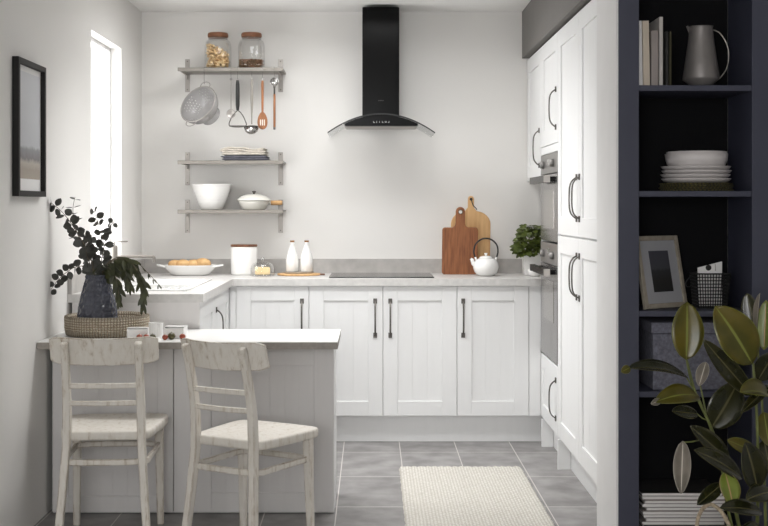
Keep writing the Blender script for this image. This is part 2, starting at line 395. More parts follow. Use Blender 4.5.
# ------------------------------------------------------------------ cabinetry
def handle(parent, x, z0, z1, y=-.02):
    "bowed bar between two square plates, standing proud of a door front"
    mb = MB()
    for z in (z0+.014, z1-.014): mb.box(x-.0105, x+.0105, y-.006, y, z-.014, z+.014)
    pts = catmull([(x, y-.005, z0+.016), (x, y-.022, z0+.03), (x, y-.033, z0+.055), (x, y-.036, (z0+z1)/2), (x, y-.033, z1-.055), (x, y-.022, z1-.03), (x, y-.005, z1-.016)], 5)
    mb.sweep(pts, (.0095, .0065))
    return mb.build('handle', 'handle', parent, bevel=.0015)
def door(parent, x0, x1, z0, z1, m='cab', stile=.08, gap=.0015, name='door', y=0, planks=3):
    x0 += gap; x1 -= gap; z0 += gap; z1 -= gap
    fr = MB()
    fr.box(x0, x0+stile, y-.02, y, z0, z1); fr.box(x1-stile, x1, y-.02, y, z0, z1)
    fr.box(x0+stile, x1-stile, y-.02, y, z0, z0+stile); fr.box(x0+stile, x1-stile, y-.02, y, z1-stile, z1)
    d = fr.build(name, m, parent, bevel=.0018)
    pn = MB(); w = (x1-x0-2*stile)/planks
    for i in range(planks):
        a = x0+stile+i*w
        pn.box(a+.0004, a+w-.0004, y-.012, y-.003, z0+stile, z1-stile)
    pn.box(x0+stile, x1-stile, y-.0105, y-.001, z0+stile, z1-stile)
    pn.build('door_panel', m, d, bevel=.0008)
    return d

# back run, facing the camera
s = 181.8
BX = [-.7426, -.341, .066, .473, .869]
def base_unit(x0, x1, label, hs, ndoors=1):
    t = thing('base_cabinet', label, 'cabinet', (x0, 6.73, 0), 0, 'white base cabinets on the back wall')
    w = x1-x0
    MB().box(0, w, 0, .55, .15, .866).build('carcass', 'cab', t)
    dw = w/ndoors
    for i in range(ndoors):
        d = door(t, i*dw, (i+1)*dw, .15, .866)
        handle(d, i*dw+hs[i], .581, .797)
    return t
u1 = base_unit(BX[0], BX[1], 'white single door base cabinet in the corner behind the breakfast bar', [.363])
MB().box(-.0365, -.001, -.018, .01, .15, .866).build('filler_strip', 'cab', u1, bevel=.001)
base_unit(BX[1], BX[3], 'white double door base cabinet under the black hob', [.364, .040], 2)
u3 = base_unit(BX[3], BX[4], 'white single door base cabinet under the teapot, beside the oven tower', [.034])
MB().box(BX[4]-BX[3]+.001, .934-BX[3], -.018, .01, .15, .866).build('filler_strip', 'cab', u3, bevel=.001)
solo(MB().box(-.70, .985, 6.765, 6.783, 0, .149), 'plinth', 'cab', 'long white plinth under the back base cabinets', 'plinth', bevel=.001)

# sink run, facing right
def leg_unit(y0, y1, label, hx, end=False):
    t = thing('base_cabinet', label, 'cabinet', (-.80, y0, 0), PI/2, 'white base cabinets under the sink')
    w = y1-y0
    mb = MB().box(.001, w-.001, 0, .555, .15, .866)
    mb.build('carcass', 'cab', t)
    d = door(t, 0, w, .15, .866)
    if not end: handle(d, hx, .581, .797)
    if end: MB().box(-.02, -.001, -.02, .56, .0, .866).build('end_panel', 'pen', t, bevel=.001)
    return t
leg_unit(5.57, 6.095, 'white handleless base cabinet with grey end panel at the near end of the sink run', .04, True)
leg_unit(6.097, 6.70, 'white base cabinet under the sink, with handle by its near edge', .045)
solo(MB().box(-.865, -.847, 5.59, 6.70, 0, .149), 'plinth', 'cab', 'white plinth under the sink run', 'plinth', bevel=.001)

# L shaped worktop with the sink cut-out, and upstand
SX0, SX1, SY0, SY1 = -1.27, -.875, 5.74, 6.60
wt = thing('worktop', 'pale grey concrete look L-shaped worktop with matching upstand', 'worktop', (0,0,.867))
mb = MB(); T = .038
mb.box(XL+.001, .934, 6.69, YB-.001, 0, T); mb.box(.934, 1.53, 6.716, YB-.001, 0, T)
mb.box(XL+.001, -.76, 5.525, SY0, 0, T); mb.box(XL+.001, -.76, SY1, 6.69, 0, T)
mb.box(XL+.001, SX0, SY0, SY1, 0, T); mb.box(SX1, -.76, SY0, SY1, 0, T)
mb.build('surface', 'stone', wt)
MB().box(XL+.001, 1.53, YB-.02, YB-.001, T, T+.085).box(XL+.001, XL+.02, 5.525, YB-.02, T, T+.085).build('upstand', 'upstand', wt, bevel=.001)
sk = thing('sink', 'white inset sink with ribbed drainer set in the worktop', 'sink', (0,0,.905))
mb = MB()
mb.box(SX0-.012, SX1+.012, SY0-.012, SY0+.02, 0.0005, .006); mb.box(SX0-.012, SX1+.012, SY1-.02, SY1+.012, 0.0005, .006)
mb.box(SX0-.012, SX0+.02, SY0, SY1, 0.0005, .006); mb.box(SX1-.02, SX1+.012, SY0, SY1, 0.0005, .006)
mb.box(SX0+.02, SX1-.02, 6.16, 6.19, -.002, .005)
mb.build('rim', 'sink', sk, bevel=.002)
mb = MB()
a, b, c, d = SX0+.02, SX1-.02, SY0+.02, 6.16
mb.box(a, a+.004, c, d, -.03, .001); mb.box(b-.004, b, c, d, -.03, .001); mb.box(a, b, c, c+.004, -.03, .001); mb.box(a, b, d-.004, d, -.03, .001); mb.box(a, b, c, d, -.034, -.03)
c, d = 6.19, SY1-.02
mb.box(a, a+.004, c, d, -.036, .001); mb.box(b-.004, b, c, d, -.036, .001); mb.box(a, b, c, c+.004, -.036, .001); mb.box(a, b, d-.004, d, -.036, .001)
mb.build('bowl', 'sink', sk)
mb = MB()
for i in range(9): mb.box(a+.03+i*.035, a+.038+i*.035, SY0+.05, 6.13, -.03, -.006)
mb.build('drainer', 'sink', sk, bevel=.002)

# tap
tp = thing('kitchen_tap', 'brushed steel mixer tap with long horizontal spout beside the window', 'tap', (-1.325, 6.30, .905))
MB().lathe([(.026,0),(.026,.006),(.019,.012),(.0165,.02),(.0165,.19),(.014,.196),(0,.196)], n=20).build('body', 'steel', tp, smooth=True)
MB().tube(catmull([(.0,0,.137), (.1,-.005,.139), (.19,-.01,.139), (.205,-.01,.136), (.208,-.01,.112)], 6), .0085, 10).build('spout', 'steel', tp, smooth=True)
MB().tube([(0,0,.196), (.0,0,.215), (.07,-.01,.218)], .004, 8).build('lever', 'steel', tp, smooth=True)

# tall run on the right, facing left (local x runs towards the camera)
XF = .935
def tall(name, label, yfar, ynear, depth=.58):
    return thing(name, label, 'cabinet', (XF+.02, yfar, 0), -PI/2), yfar-ynear
t, w = tall('wall_cabinet', 'white wall cabinet in the back corner above the basil', 7.305, 6.715)
MB().box(.001, w-.001, 0, .57, 1.45, 2.18).build('carcass', 'cab', t)
d = door(t, 0, w, 1.45, 2.18, stile=.085); handle(d, w-.055, 1.517, 1.739)
t, w = tall('oven_tower', 'white oven housing with cupboard above and drawer below two built-in ovens', 6.71, 6.112)
cb = MB()
cb.box(.001, w-.001, 0, .57, .15, .503); cb.box(.001, w-.001, 0, .57, 1.59, 2.18)
cb.box(.001, .018, 0, .57, .503, 1.59); cb.box(w-.018, w-.001, 0, .57, .503, 1.59); cb.box(.018, w-.018, .55, .57, .503, 1.59)
cb.build('carcass', 'cab', t)
d = door(t, 0, w, 1.625, 2.18, stile=.085); handle(d, w-.05, 1.69, 1.909)
d = door(t, 0, w, .15, .50, stile=.075, name='drawer'); handle(d, w-.05, .219, .439)
MB().box(0, w, -.018, 0, 1.583, 1.623).box(0, .003, -.018, 0, .503, 1.583).box(w-.003, w, -.018, 0, .503, 1.583).build('trim_strip', 'cab', t)
for nm, lb, zb, zt, pz in (('compact_oven', 'stainless steel compact oven, the upper of the two in the tower', 1.118, 1.58, .105), ('oven', 'stainless steel single oven, the lower of the two in the tower', .508, 1.112, .11)):
    o = thing(nm, lb, 'oven', (XF+.02, 6.71, zb), -PI/2)
    h_ = zt-zb; w_ = w
    MB().box(.021, w_-.021, .002, .5, .004, h_-.004).build('oven_body', 'black_matte', o)
    cp = MB().box(.004, w_-.004, -.022, .001, h_-pz, h_).build('control_panel', 'oven_steel', o, bevel=.002)
    MB().box(.25, .35, -.0235, -.0215, h_-pz+.045, h_-.03).build('display', 'oven_window', cp)
    for xx in (.13, .47):
        MB().lathe([(.020,0),(.018,.02),(0,.021)], n=20).xf(Matrix.Translation((xx, -.022, h_-pz+.05)) @ Matrix.Rotation(PI/2, 4, 'X')).build('knob', 'oven_steel', cp, smooth=True)
    dr = MB().box(.004, w_-.004, -.022, .001, .003, h_-pz-.004).build('oven_door', 'oven_glass', o, bevel=.002)
    dh = h_-pz
    MB().box(.12, w_-.12, -.0235, -.0215, dh*.20 if nm == 'compact_oven' else dh*.40, dh-.085).build('door_window', 'oven_window', dr)
    MB().box(.06, .09, -.07, -.02, dh-.045, dh-.02).box(w_-.09, w_-.06, -.07, -.02, dh-.045, dh-.02).box(.03, w_-.03, -.085, -.055, dh-.05, dh-.015).build('handle', 'black', dr, bevel=.004)
    MB().box(.028, .0305, -.086, -.054, dh-.051, dh-.014).build('handle_cap', 'bright_steel', dr)
    MB().box(w_-.0305, w_-.028, -.086, -.054, dh-.051, dh-.014).build('handle_cap', 'bright_steel', dr)
t, w = tall('larder_cabinet', 'tall white four door larder cabinet at the near end of the run', 6.108, 4.89)
MB().box(.001, w-.001, 0, .57, .15, 2.18).build('carcass', 'cab', t)
for z0, z1, ha, hb in ((1.163, 2.18, 1.232, 1.449), (.15, 1.158, .876, 1.093)):
    d = door(t, 0, w/2, z0, z1, stile=.085); handle(d, w/2-.038, ha, hb)
    d = door(t, w/2, w, z0, z1, stile=.085); handle(d, w/2+.034, ha, hb)
solo(MB().box(.99, 1.008, 4.89, 6.76, 0, .149), 'plinth', 'cab', 'white plinth running under the oven tower and larder', 'plinth', bevel=.001)
solo(MB().box(.925, .988, 6.61, 6.628, 0, .149), 'support_panel', 'cab', 'white panel foot under the far side of the oven tower', 'panel', bevel=.001)
solo(MB().box(.925, .988, 6.035, 6.053, 0, .149), 'support_panel', 'cab', 'white panel foot between oven tower and larder', 'panel', bevel=.001)

# breakfast bar
t = thing('peninsula_cabinet', 'pale grey panelled breakfast bar base behind the two chairs', 'cabinet', (-1.352, 5.19, 0))
MB().box(0, 1.195, 0, .34, .0, .713).build('carcass', 'cab', t)
door(t, 0, .515, .005, .713, 'pen', stile=.068, name='front_panel', planks=6)
MB().box(.517, .588, -.02, 0, .005, .712).build('filler', 'pen', t, bevel=.0015)
door(t, .59, 1.195, .005, .713, 'pen', stile=.083, name='front_panel', planks=7)
t = thing('peninsula_worktop', 'pale worktop of the breakfast bar with a grey-brown edge', 'worktop', (0,0,.715))
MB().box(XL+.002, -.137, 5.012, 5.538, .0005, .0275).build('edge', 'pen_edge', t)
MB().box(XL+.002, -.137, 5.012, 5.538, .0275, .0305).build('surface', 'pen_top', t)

# ------------------------------------------------------------------ hood and hob
hd = thing('cooker_hood', 'black chimney cooker hood with curved glass canopy on back wall', 'cooker hood', (.058, 7.309, 1.76))
MB().box(-.108, .105, -.27, 0, .03, .695).build('chimney', 'black', hd, bevel=.006)
def arc(x):  # underside of the glass above the hood base
    return .062-.105*(x/.30)**2
ol = [(-.207,-.0), (.207,-.0)]+[(.207-.414*i/16, arc(.207-.414*i/16)) for i in range(17)]
MB().prism(ol, -.40, -.15).build('canopy_body', 'black', hd)
gx = [-.303+.606*i/28 for i in range(29)]
rg = [[(x, -.43, arc(x)+.0005), (x, -.0, arc(x)+.0005), (x, -.0, arc(x)+.0065), (x, -.43, arc(x)+.0065)] for x in gx]
gl = MB().loft(rg).build('glass_canopy', 'hood_glass', hd)
MB().loft([[(x, -.4325, arc(x)-.0005), (x, -.4298, arc(x)-.0005), (x, -.4298, arc(x)+.0075), (x, -.4325, arc(x)+.0075)] for x in gx]).build('canopy_edge', 'black_matte', hd)
MB().box(-.203, .203, -.392, -.16, -.006, -.0005).build('filter_panel', 'bright_steel', hd, bevel=.002)
mb = MB()
for i, wd in enumerate((.008, .004, .003, .008, .009, .008)):
    x = -.045+i*.0165; mb.box(x, x+wd, -.4025, -.4, .018, .020)
    if i in (0, 3, 4): mb.box(x, x+.002, -.4025, -.4, .018, .027)
    if i in (1, 2, 4, 5): mb.box(x+wd-.002, x+wd, -.4025, -.4, .018, .027)
mb.build('control_symbols', 'mark', hd)
MB().box(-.016, -.008, -.2712, -.27, .152, .156).box(-.005, .004, -.2712, -.27, .152, .157).box(.007, .015, -.2712, -.27, .152, .156).build('badge', 'mark_dim', hd)
solo(MB().box(-.234, .351, 6.78, 7.23, 0, .006), 'hob', 'hob', 'black glass induction hob set flat on the back worktop', 'hob', (0,0,.9055), bevel=.002)

# ------------------------------------------------------------------ shelves
def shelf(z, label, b0=-.135, b1=.062):
    t = thing('wall_shelf', label, 'shelf', (-.813, YB, z), 0, 'steel wall shelves left of the hood')
    mb = MB().box(-.304, .304, -.262, -.004, -.010, .002).box(-.304, .304, -.264, -.255, -.018, .003)
    mb.build('shelf_board', 'steel', t, bevel=.0015)
    for x in (-.300, .258):
        b = MB().box(x, x+.028, -.0055, -.001, b0, b1)
        b.box(x+.012, x+.016, -.25, -.005, -.018, -.010)
        b.prism([(0,0)]*0 or [(x+.010,-.018),(x+.018,-.018),(x+.018,-.04),(x+.010,-.04)], -.03, -.0055)
        b = b.build('bracket', 'bright_steel', t, bevel=.001)
        MB().lathe([(.004,0),(.004,.003),(0,.0035)], n=10).xf(Matrix.Translation((x+.014, -.0055, b0+.014)) @ Matrix.Rotation(PI/2, 4, 'X')).build('screw', 'handle', b)
        MB().lathe([(.004,0),(.004,.003),(0,.0035)], n=10).xf(Matrix.Translation((x+.014, -.0055, b1-.014)) @ Matrix.Rotation(PI/2, 4, 'X')).build('screw', 'handle', b)
    return t
Z1, Z2, Z3 = 2.103, 1.566, 1.281
shelf(Z1, 'top steel wall shelf with two storage jars and hanging utensils', -.115, .082)
shelf(Z2, 'middle steel wall shelf holding folded cloths')
shelf(Z3, 'lowest steel wall shelf with white bowl and casserole')

def jar(px, label, fill_label, fillz, kind):
    p = at(px, 60, 7.17); loc = (p.x, 7.17, Z1+.0025)
    t = thing('storage_jar', label, 'jar', loc, 0, 'glass storage jars on the top shelf')
    MB().lathe([(.0,.003),(.072,.003),(.077,.01),(.078,.03),(.078,.14),(.070,.165),(.056,.178),(.054,.186)], n=40, cap=False).build('glass_body', 'jar_glass', t, smooth=True)
    MB().tube([(.0545*math.cos(2*PI*i/32), .0545*math.sin(2*PI*i/32), .183) for i in range(32)], .004, 8, closed=True).build('rim', 'jar_glass', t, smooth=True)
    MB().lathe([(0,.188),(.054,.188),(.060,.193),(.061,.205),(.057,.216),(0,.218)], n=32).build('lid', 'wood_lid', t, smooth=False, bevel=.002)
    mb = MB()
    if kind == 'pasta':
        for i in range(300):
            a = random.uniform(0, 2*PI); r = .062*math.sqrt(random.random()); z = random.uniform(.018, fillz*(1-.25*(r*math.cos(a))/.06))
            q = Vector((r*math.cos(a), r*math.sin(a), z)); d = Vector((random.gauss(0,1), random.gauss(0,1), random.gauss(0,.6))).normalized()*.010
            c = Vector((random.uniform(-1,1), random.uniform(-1,1), random.uniform(-1,1)))*.006
            mb.tube([q-d, q+c*.5, q+d], .0062, 6)
    else:
        for i in range(420):
            a = random.uniform(0, 2*PI); r = .069*math.sqrt(random.random()); z = random.uniform(.012, fillz)
            mb.blob((r*math.cos(a), r*math.sin(a), z), .0062, 1.2, .9, .8, 6)
    o = mb.build('pasta_pieces' if kind == 'pasta' else 'dried_beans', kind, smooth=True); o.location = loc
    tag(o, fill_label, 'pasta' if kind == 'pasta' else 'beans', kind='stuff')
    return t
jar(218, 'glass jar of pasta with wooden lid, left on top shelf', 'dried pasta shapes filling the left glass jar', .128, 'pasta')
jar(251.5, 'glass jar with a shallow layer of beans and wooden lid', 'mixed brown and dark beans at the bottom of the right jar', .058, 'bean')

# hooks and utensils
YU = 7.032; SU = F/YU
def ux(px): return (px-CX)/SU
def uz(py): return H-(py-CY)/SU
def hook(px, py, label):
    x = ux(px); zt = Z1+.006; zb = uz(py)
    pts = [(x,.014+0,zt-.012), (x,.010,zt), (x,0,zt), (x,-.006,zt-.012), (x,-.005,zb+.012), (x,.0,zb), (x,.006,zb+.004)]
    solo(MB().tube([(a, b, c) for a, b, c in pts], .0013, 6), 'hanging_hook', 'chrome', label, 'hook', (0,YU+.012,0), group='wire hooks under the top shelf')
def U(name, label, cat, px): return thing(name, label, cat, (ux(px), YU+.012, 0), 0, 'utensils hanging under the top shelf')
for px, py, nm in ((204,84,'colander'), (230.8,78,'fine skimmer'), (237.4,79,'black handled masher'), (251.6,78,'steel ladle'), (262.3,78,'slotted wooden spoon'), (274.3,78,'wooden handled ladle')):
    hook(px, py, 'thin steel wire hook holding the '+nm)
# colander
cl = thing('colander', 'grey enamel colander hanging by its handle under the top shelf', 'colander', (0,0,0))
n_ = Vector((-.46,-.76,.46)).normalized(); up = Vector((.05,0,1)); up = (up-n_*up.dot(n_)).normalized(); sd = up.cross(n_)
cc = at(198, 104, 7.0)
mt = Matrix.Translation(cc) @ Matrix((( sd.x, up.x, n_.x, 0), (sd.y, up.y, n_.y, 0), (sd.z, up.z, n_.z, 0), (0,0,0,1)))
R_ = .118
mb = MB(); nu, nv = 144, 27; prof_ = []
for i in range(nv+1):
    a = (i/nv)*math.radians(82)+math.radians(8)
    prof_.append((R_*math.sin(a)**.9, -.104*math.cos(a)))
V_ = [[mb.bm.verts.new((r*math.cos(2*PI*j/nu), r*math.sin(2*PI*j/nu), z)) for j in range(nu)] for r, z in prof_]
for i in range(nv):
    for j in range(nu):
        # perforations: open cells in five fans around the bowl
        if 4 < i < 23 and i % 3 == 1 and (j+(i//3 % 2)*2) % 4 == 0 and (j*5/nu) % 1 < .68: continue
        mb.bm.faces.new((V_[i][j], V_[i][(j+1) % nu], V_[i+1][(j+1) % nu], V_[i+1][j]))
mb.bm.faces.new(V_[0])
mb.xf(mt).build('bowl', 'colander', cl, smooth=True, solid=.002)
MB().tube([(R_*math.cos(2*PI*i/44), R_*math.sin(2*PI*i/44), 0) for i in range(44)], .0032, 8, closed=True).xf(mt).build('rim', 'bright_steel', cl, smooth=True)
MB().lathe([(.046,-.096),(.050,-.112),(.060,-.132),(.0615,-.134)], n=32, cap=False).xf(mt).build('foot', 'colander', cl, smooth=True, solid=.002)
for sg in (1, -1):
    MB().tube(catmull([(-.035,sg*(R_-.006),-.003), (-.030,sg*(R_+.018),0), (0,sg*(R_+.030),.002), (.030,sg*(R_+.018),0), (.035,sg*(R_-.006),-.003)], 5), .0028, 8).xf(mt).build('handle', 'bright_steel', cl, smooth=True)
# skimmer
t = U('skimmer', 'thin steel skimmer with pale round mesh disc', 'utensil', 230.8)
MB().tube([(0,0,uz(79)), (0,0,uz(109))], .0022, 8).build('handle', 'bright_steel', t, smooth=True)
MB().tube([(.005*math.cos(i*PI/8), 0, uz(79)+.005*math.sin(i*PI/8)) for i in range(16)], .0014, 6, closed=True).build('hanging_ring', 'handle', t)
MB().lathe([(0,-.006),(.016,-.005),(.024,0),(.0265,.004),(.026,.006),(.022,.002),(0,-.003)], n=24).xf(Matrix.Translation((.0,0,uz(113.5))) @ Matrix.Rotation(PI/2, 4, 'X')).build('mesh_disc', 'bright_steel', t, smooth=True)
# masher
t = U('potato_masher', 'potato masher with black handle and wire head', 'utensil', 237.4)
MB().tube([(0,0,uz(80)), (0,0,uz(84)), (0,0,uz(95)), (0,0,uz(105)), (0,0,uz(110))], [.008,.011,.012,.0115,.008], 12).build('handle', 'black_matte', t, smooth=True)
ox = .0
MB().tube(catmull([(0,0,uz(110)), (.020,0,uz(113)), (.040,0,uz(119)), (.045,0,uz(126)), (-.043,0,uz(126)), (-.040,0,uz(119)), (-.016,0,uz(113)), (0,0,uz(110))], 6), .0032, 8).build('wire_frame', 'handle', t, smooth=True)
mb = MB().sweep([(-.047,0,uz(126)), (.047,0,uz(126))], (.022,.007), side=(0,1,0)); mb.build('mashing_plate', 'handle', t, bevel=.001)
# ladle
t = U('ladle', 'stainless steel ladle with round bowl', 'utensil', 251.6)
MB().sweep([(0,0,uz(79)), (0,0,uz(98)), (0,0,uz(118)), (.0,-.004,uz(124))], [(.013,.004),(.017,.007),(.008,.004),(.008,.004)]).build('handle', 'steel', t, bevel=.001)
MB().lathe([(0,-.036),(.022,-.034),(.036,-.022),(.043,0),(.0415,0),(.034,-.020),(.020,-.031),(0,-.033)], n=28).xf(Matrix.Translation((0,-.026,uz(127.5))) @ Matrix.Rotation(.35, 4, 'X')).build('bowl', 'chrome', t, smooth=True)
# slotted spoon
t = U('slotted_spoon', 'slotted wooden spoon with oval head', 'utensil', 262.3)
MB().sweep([(0,0,uz(79)), (0,0,uz(84)), (0,0,uz(100)), (0,0,uz(113))], [(.011,.007),(.016,.01),(.014,.009),(.012,.008)]).build('handle', 'wood_spoon', t, bevel=.003)
MB().sweep([(0,0,uz(77.6)), (0,0,uz(80.5))], (.013,.0105)).build('handle_tip', 'chrome', t, bevel=.003)
hx = [(-.0295*math.sin(PI*i/24)**.8*(1 if i <= 24 else -1) if i <= 24 else .0295*math.sin(PI*(48-i)/24)**.8, 0) for i in range(48)]
zc, hz = uz(120.5), .051
ol = []
for i in range(40):
    a = 2*PI*i/40; x = .029*math.sin(a)*(1-.18*math.cos(a)); z = zc+hz*math.cos(a); ol.append((x, z))
MB().prism(ol, -.004, .004).build('head', 'wood_spoon', t, bevel=.002)
mb = MB()
for x in (-.011, 0, .011): mb.box(x-.0024, x+.0024, -.0046, -.0040, zc-.028, zc+.006)
mb.build('slot', 'cream_ceramic', t)
# wooden handled ladle, hung by its head
t = U('small_ladle', 'upside down steel spoon with long wooden handle', 'utensil', 274.3)
MB().lathe([(0,-.012),(.014,-.009),(.023,0),(.026,.006),(.025,.006),(.0205,0),(.012,-.006),(0,-.009)], n=24).xf(Matrix.Translation((0,0,uz(81.5))) @ Matrix.Rotation(PI/2, 4, 'X')).build('bowl', 'chrome', t, smooth=True)
MB().tube([(0,-.004,uz(85.5)), (0,0,uz(88)), (0,0,uz(95))], [.009,.0055,.005], 10).build('ferrule', 'handle', t, smooth=True)
MB().tube([(0,0,uz(94)), (0,0,uz(110)), (0,0,uz(127)), (0,0,uz(128))], [.0065,.0072,.0068,.004], 10).build('handle', 'wood_spoon', t, smooth=True)
MB().tube([(0,0,uz(127)), (0,0,uz(129.5))], [.0072,.006], 10).build('end_cap', 'handle', t, smooth=True)

# folded cloths on the middle shelf
def cloth(name, m, label, x0, x1, z0, layers, th, amp, seed):
    rnd = random.Random(seed); mb = MB(); n = 26
    for L_ in range(layers):
        zb = z0+L_*th; ph = rnd.uniform(0, 6); sh = rnd.uniform(-.006, .006)
        rings = []
        for i in range(n+1):
            u = i/n; x = x0+sh+(x1-x0)*u
            wv = amp*(math.sin(u*7+ph)+.5*math.sin(u*17+ph*2))*(L_+.3)/layers
            e = max(.25, math.sin(PI*min(1, max(0, (u*14 if u < .5 else (1-u)*14)))/2)) if (u < .07 or u > .93) else 1
            h = th*.49*e; zc = zb+th*.5+max(wv, -th*.0 if L_ == 0 else wv)
            yy0, yy1 = -.10+rnd.uniform(-.002, .002), .09
            rings.append([(x, yy0-.006, zc), (x, yy0, zc-h), (x, yy1, zc-h), (x, yy1+.006, zc), (x, yy1, zc+h), (x, yy0, zc+h)])
        mb.loft(rings)
    return solo(mb, name, m, label, 'cloth', (0, 7.17, Z2+.0045), group='folded cloths on the middle shelf', smooth=True)
cloth('folded_cloth', 'dark_cloth', 'folded charcoal cloth at the bottom of the pile', -.868, -.598, 0, 2, .014, .0, 1)
cloth('folded_cloth', 'cream_cloth', 'crumpled natural linen cloth on top of the charcoal one', -.872, -.612, .032, 4, .0105, .0065, 5)

# bowl and casserole on the lowest shelf
p = at(211.5, 200, 7.16)
mb = MB().lathe([(0,.003),(.058,.003),(.060,0),(.066,.004),(.078,.033),(.096,.079),(.108,.120),(.114,.141),(.1165,.144),(.1165,.149),(.112,.149),(.104,.120),(.090,.074),(.060,.018),(0,.012)], n=48)
t = thing('mixing_bowl', 'large white ribbed mixing bowl on the lowest shelf', 'bowl', (p.x, 7.17, Z3+.003))
mb.build('bowl_body', 'ceramic', t, smooth=True)
for zz, rr in ((.042,.0825),(.060,.0893),(.079,.0965),(.097,.1020)):
    MB().tube([(rr*math.cos(2*PI*i/40), rr*math.sin(2*PI*i/40), zz) for i in range(40)], .0016, 6, closed=True).build('rib', 'ceramic', t, smooth=True)
p = at(254, 200, 7.16)
t = thing('casserole_dish', 'small cream lidded casserole with wooden side handle', 'dish', (p.x, 7.16, Z3+.003))
MB().lathe([(0,0),(.062,0),(.070,.006),(.086,.036),(.090,.046),(.090,.052),(.086,.052),(.0,.050)], n=40).build('pot', 'cream_ceramic', t, smooth=True)
MB().lathe([(.101,.0545),(.101,.058),(.092,.064),(.080,.076),(.050,.088),(.015,.092),(0,.092)], n=40).build('lid', 'cream_ceramic', t, smooth=True)
MB().lathe([(.007,.091),(.006,.099),(.012,.104),(.011,.109),(0,.111)], n=16).build('knob', 'handle', t, smooth=True)
MB().tube([(.082,0,.040), (.105,0,.040)], .010, 10).build('handle_socket', 'cream_ceramic', t, smooth=True)
MB().tube([(.100,0,.040), (.150,0,.041), (.166,0,.041)], [.0135,.014,.012], 12).build('handle', 'wood_light', t, smooth=True)

# ------------------------------------------------------------------ worktop things
ZW = .9055
# baking dish
p = at(190, 274, 7.06)
t = thing('baking_dish', 'oval white ceramic baking dish with side handles', 'dish', (p.x, 7.06, ZW))
MB().lathe([(0,0),(.098,0),(.112,.006),(.142,.038),(.150,.054),(.153,.058),(.150,.060),(.138,.040),(.104,.012),(0,.010)], n=48, sx=1, sy=.68).build('dish_body', 'ceramic', t, smooth=True)
for sg in (-1, 1):
    MB().sweep(catmull([(sg*.135,-.035,.049), (sg*.165,-.03,.054), (sg*.188,0,.058), (sg*.165,.03,.054), (sg*.135,.035,.049)], 5), (.010,.012), side=(0,0,1)).build('handle', 'ceramic', t, bevel=.003)
for i, (dx, dy, r) in enumerate(((-.085,-.01,.036), (-.035,-.03,.038), (.020,-.02,.037), (.075,-.012,.043), (-.055,.04,.034), (.02,.042,.036))):
    mb = MB().blob((0,0,0), r, 1.15, .9, .72, 14, .03)
    solo(mb, 'bread_roll', 'bread', ['pale crusty bread roll at the left of the baking dish', 'crusty bread roll second from left at the front of the dish', 'golden bread roll in the front middle of the dish', 'largest bread roll at the right of the baking dish', 'bread roll behind the left rolls in the dish', 'bread roll behind the middle rolls in the dish'][i], 'bread', (p.x+dx, 7.06+dy, ZW+.012+r*.72+.026), group='bread rolls in the baking dish', smooth=True)
# canister
p = at(244, 270, 7.12)
t = thing('storage_canister', 'tall white ceramic canister with a flat wooden lid', 'canister', (p.x, 7.12, ZW))
MB().lathe([(0,0),(.072,0),(.076,.004),(.077,.02),(.077,.158),(.074,.163),(0,.163)], n=44).build('canister_body', 'ceramic', t, smooth=True)
MB().lathe([(0,.164),(.077,.164),(.078,.167),(.078,.173),(.076,.176),(0,.176)], n=44).build('lid', 'wood_lid', t)
# glass butter dish
p = at(262.5, 270, 6.98)
t = thing('glass_cheese_dome', 'small clear glass dome with knob beside the canister', 'dish', (p.x, 6.98, ZW))
MB().lathe([(0,0),(.066,0),(.074,.004),(.076,.007),(.066,.008),(0,.006)], n=36).build('base', 'glass', t, smooth=True)
MB().lathe([(.069,.009),(.070,.03),(.066,.055),(.053,.072),(.03,.082),(0.006,.084)], n=36, cap=False).build('dome', 'jar_glass', t, smooth=True)
MB().lathe([(.006,.083),(.006,.090),(.012,.096),(.012,.103),(.006,.108),(0,.109)], n=16).build('knob', 'glass', t, smooth=True)
solo(MB().box(-.042,.042,-.03,.03,0,.042), 'butter_block', 'cheese', 'block of yellow butter under the glass dome', 'butter', (p.x, 6.98, ZW+.0085), rz=.15, bevel=.006, seg=3)
# board and bottles
p = at(299, 272, 7.05)
t = thing('serving_board', 'thin round wooden serving board under the two white bottles', 'board', (p.x, 7.05, ZW))
MB().lathe([(0,0),(.120,0),(.125,.003),(.125,.009),(.122,.012),(0,.012)], n=48, sy=.8).build('board_disc', 'wood_light', t, smooth=False, bevel=.001)
MB().box(.100,.150,-.018,.018,.002,.010).build('board_handle', 'wood_lid', t, bevel=.003)
solo(MB().lathe([(0,0),(.082,0),(.085,.002),(.085,.009),(0,.009)], n=40, sy=.7), 'bottle_tray', 'frame_wood', 'small pale tray directly under the white bottles', 'tray', (p.x-.0, 7.05, ZW+.0125), bevel=.001)
def bottle(px, label):
    q = at(px, 260, 7.05)
    t = thing('ceramic_bottle', label, 'bottle', (q.x, 7.05, ZW+.022), 0, 'white bottles on the serving board')
    MB().lathe([(0,0),(.034,0),(.037,.003),(.037,.06),(.034,.085),(.022,.125),(.0145,.145),(.0135,.160),(.0155,.163),(.0155,.168),(0,.168)], n=32).build('bottle_body', 'ceramic', t, smooth=True)
    MB().lathe([(0,.1685),(.0125,.1685),(.0135,.179),(0,.180)], n=16).build('stopper', 'cork', t)
bottle(292.3, 'left white ceramic bottle with cork stopper')
bottle(306.6, 'right white ceramic bottle with cork stopper')

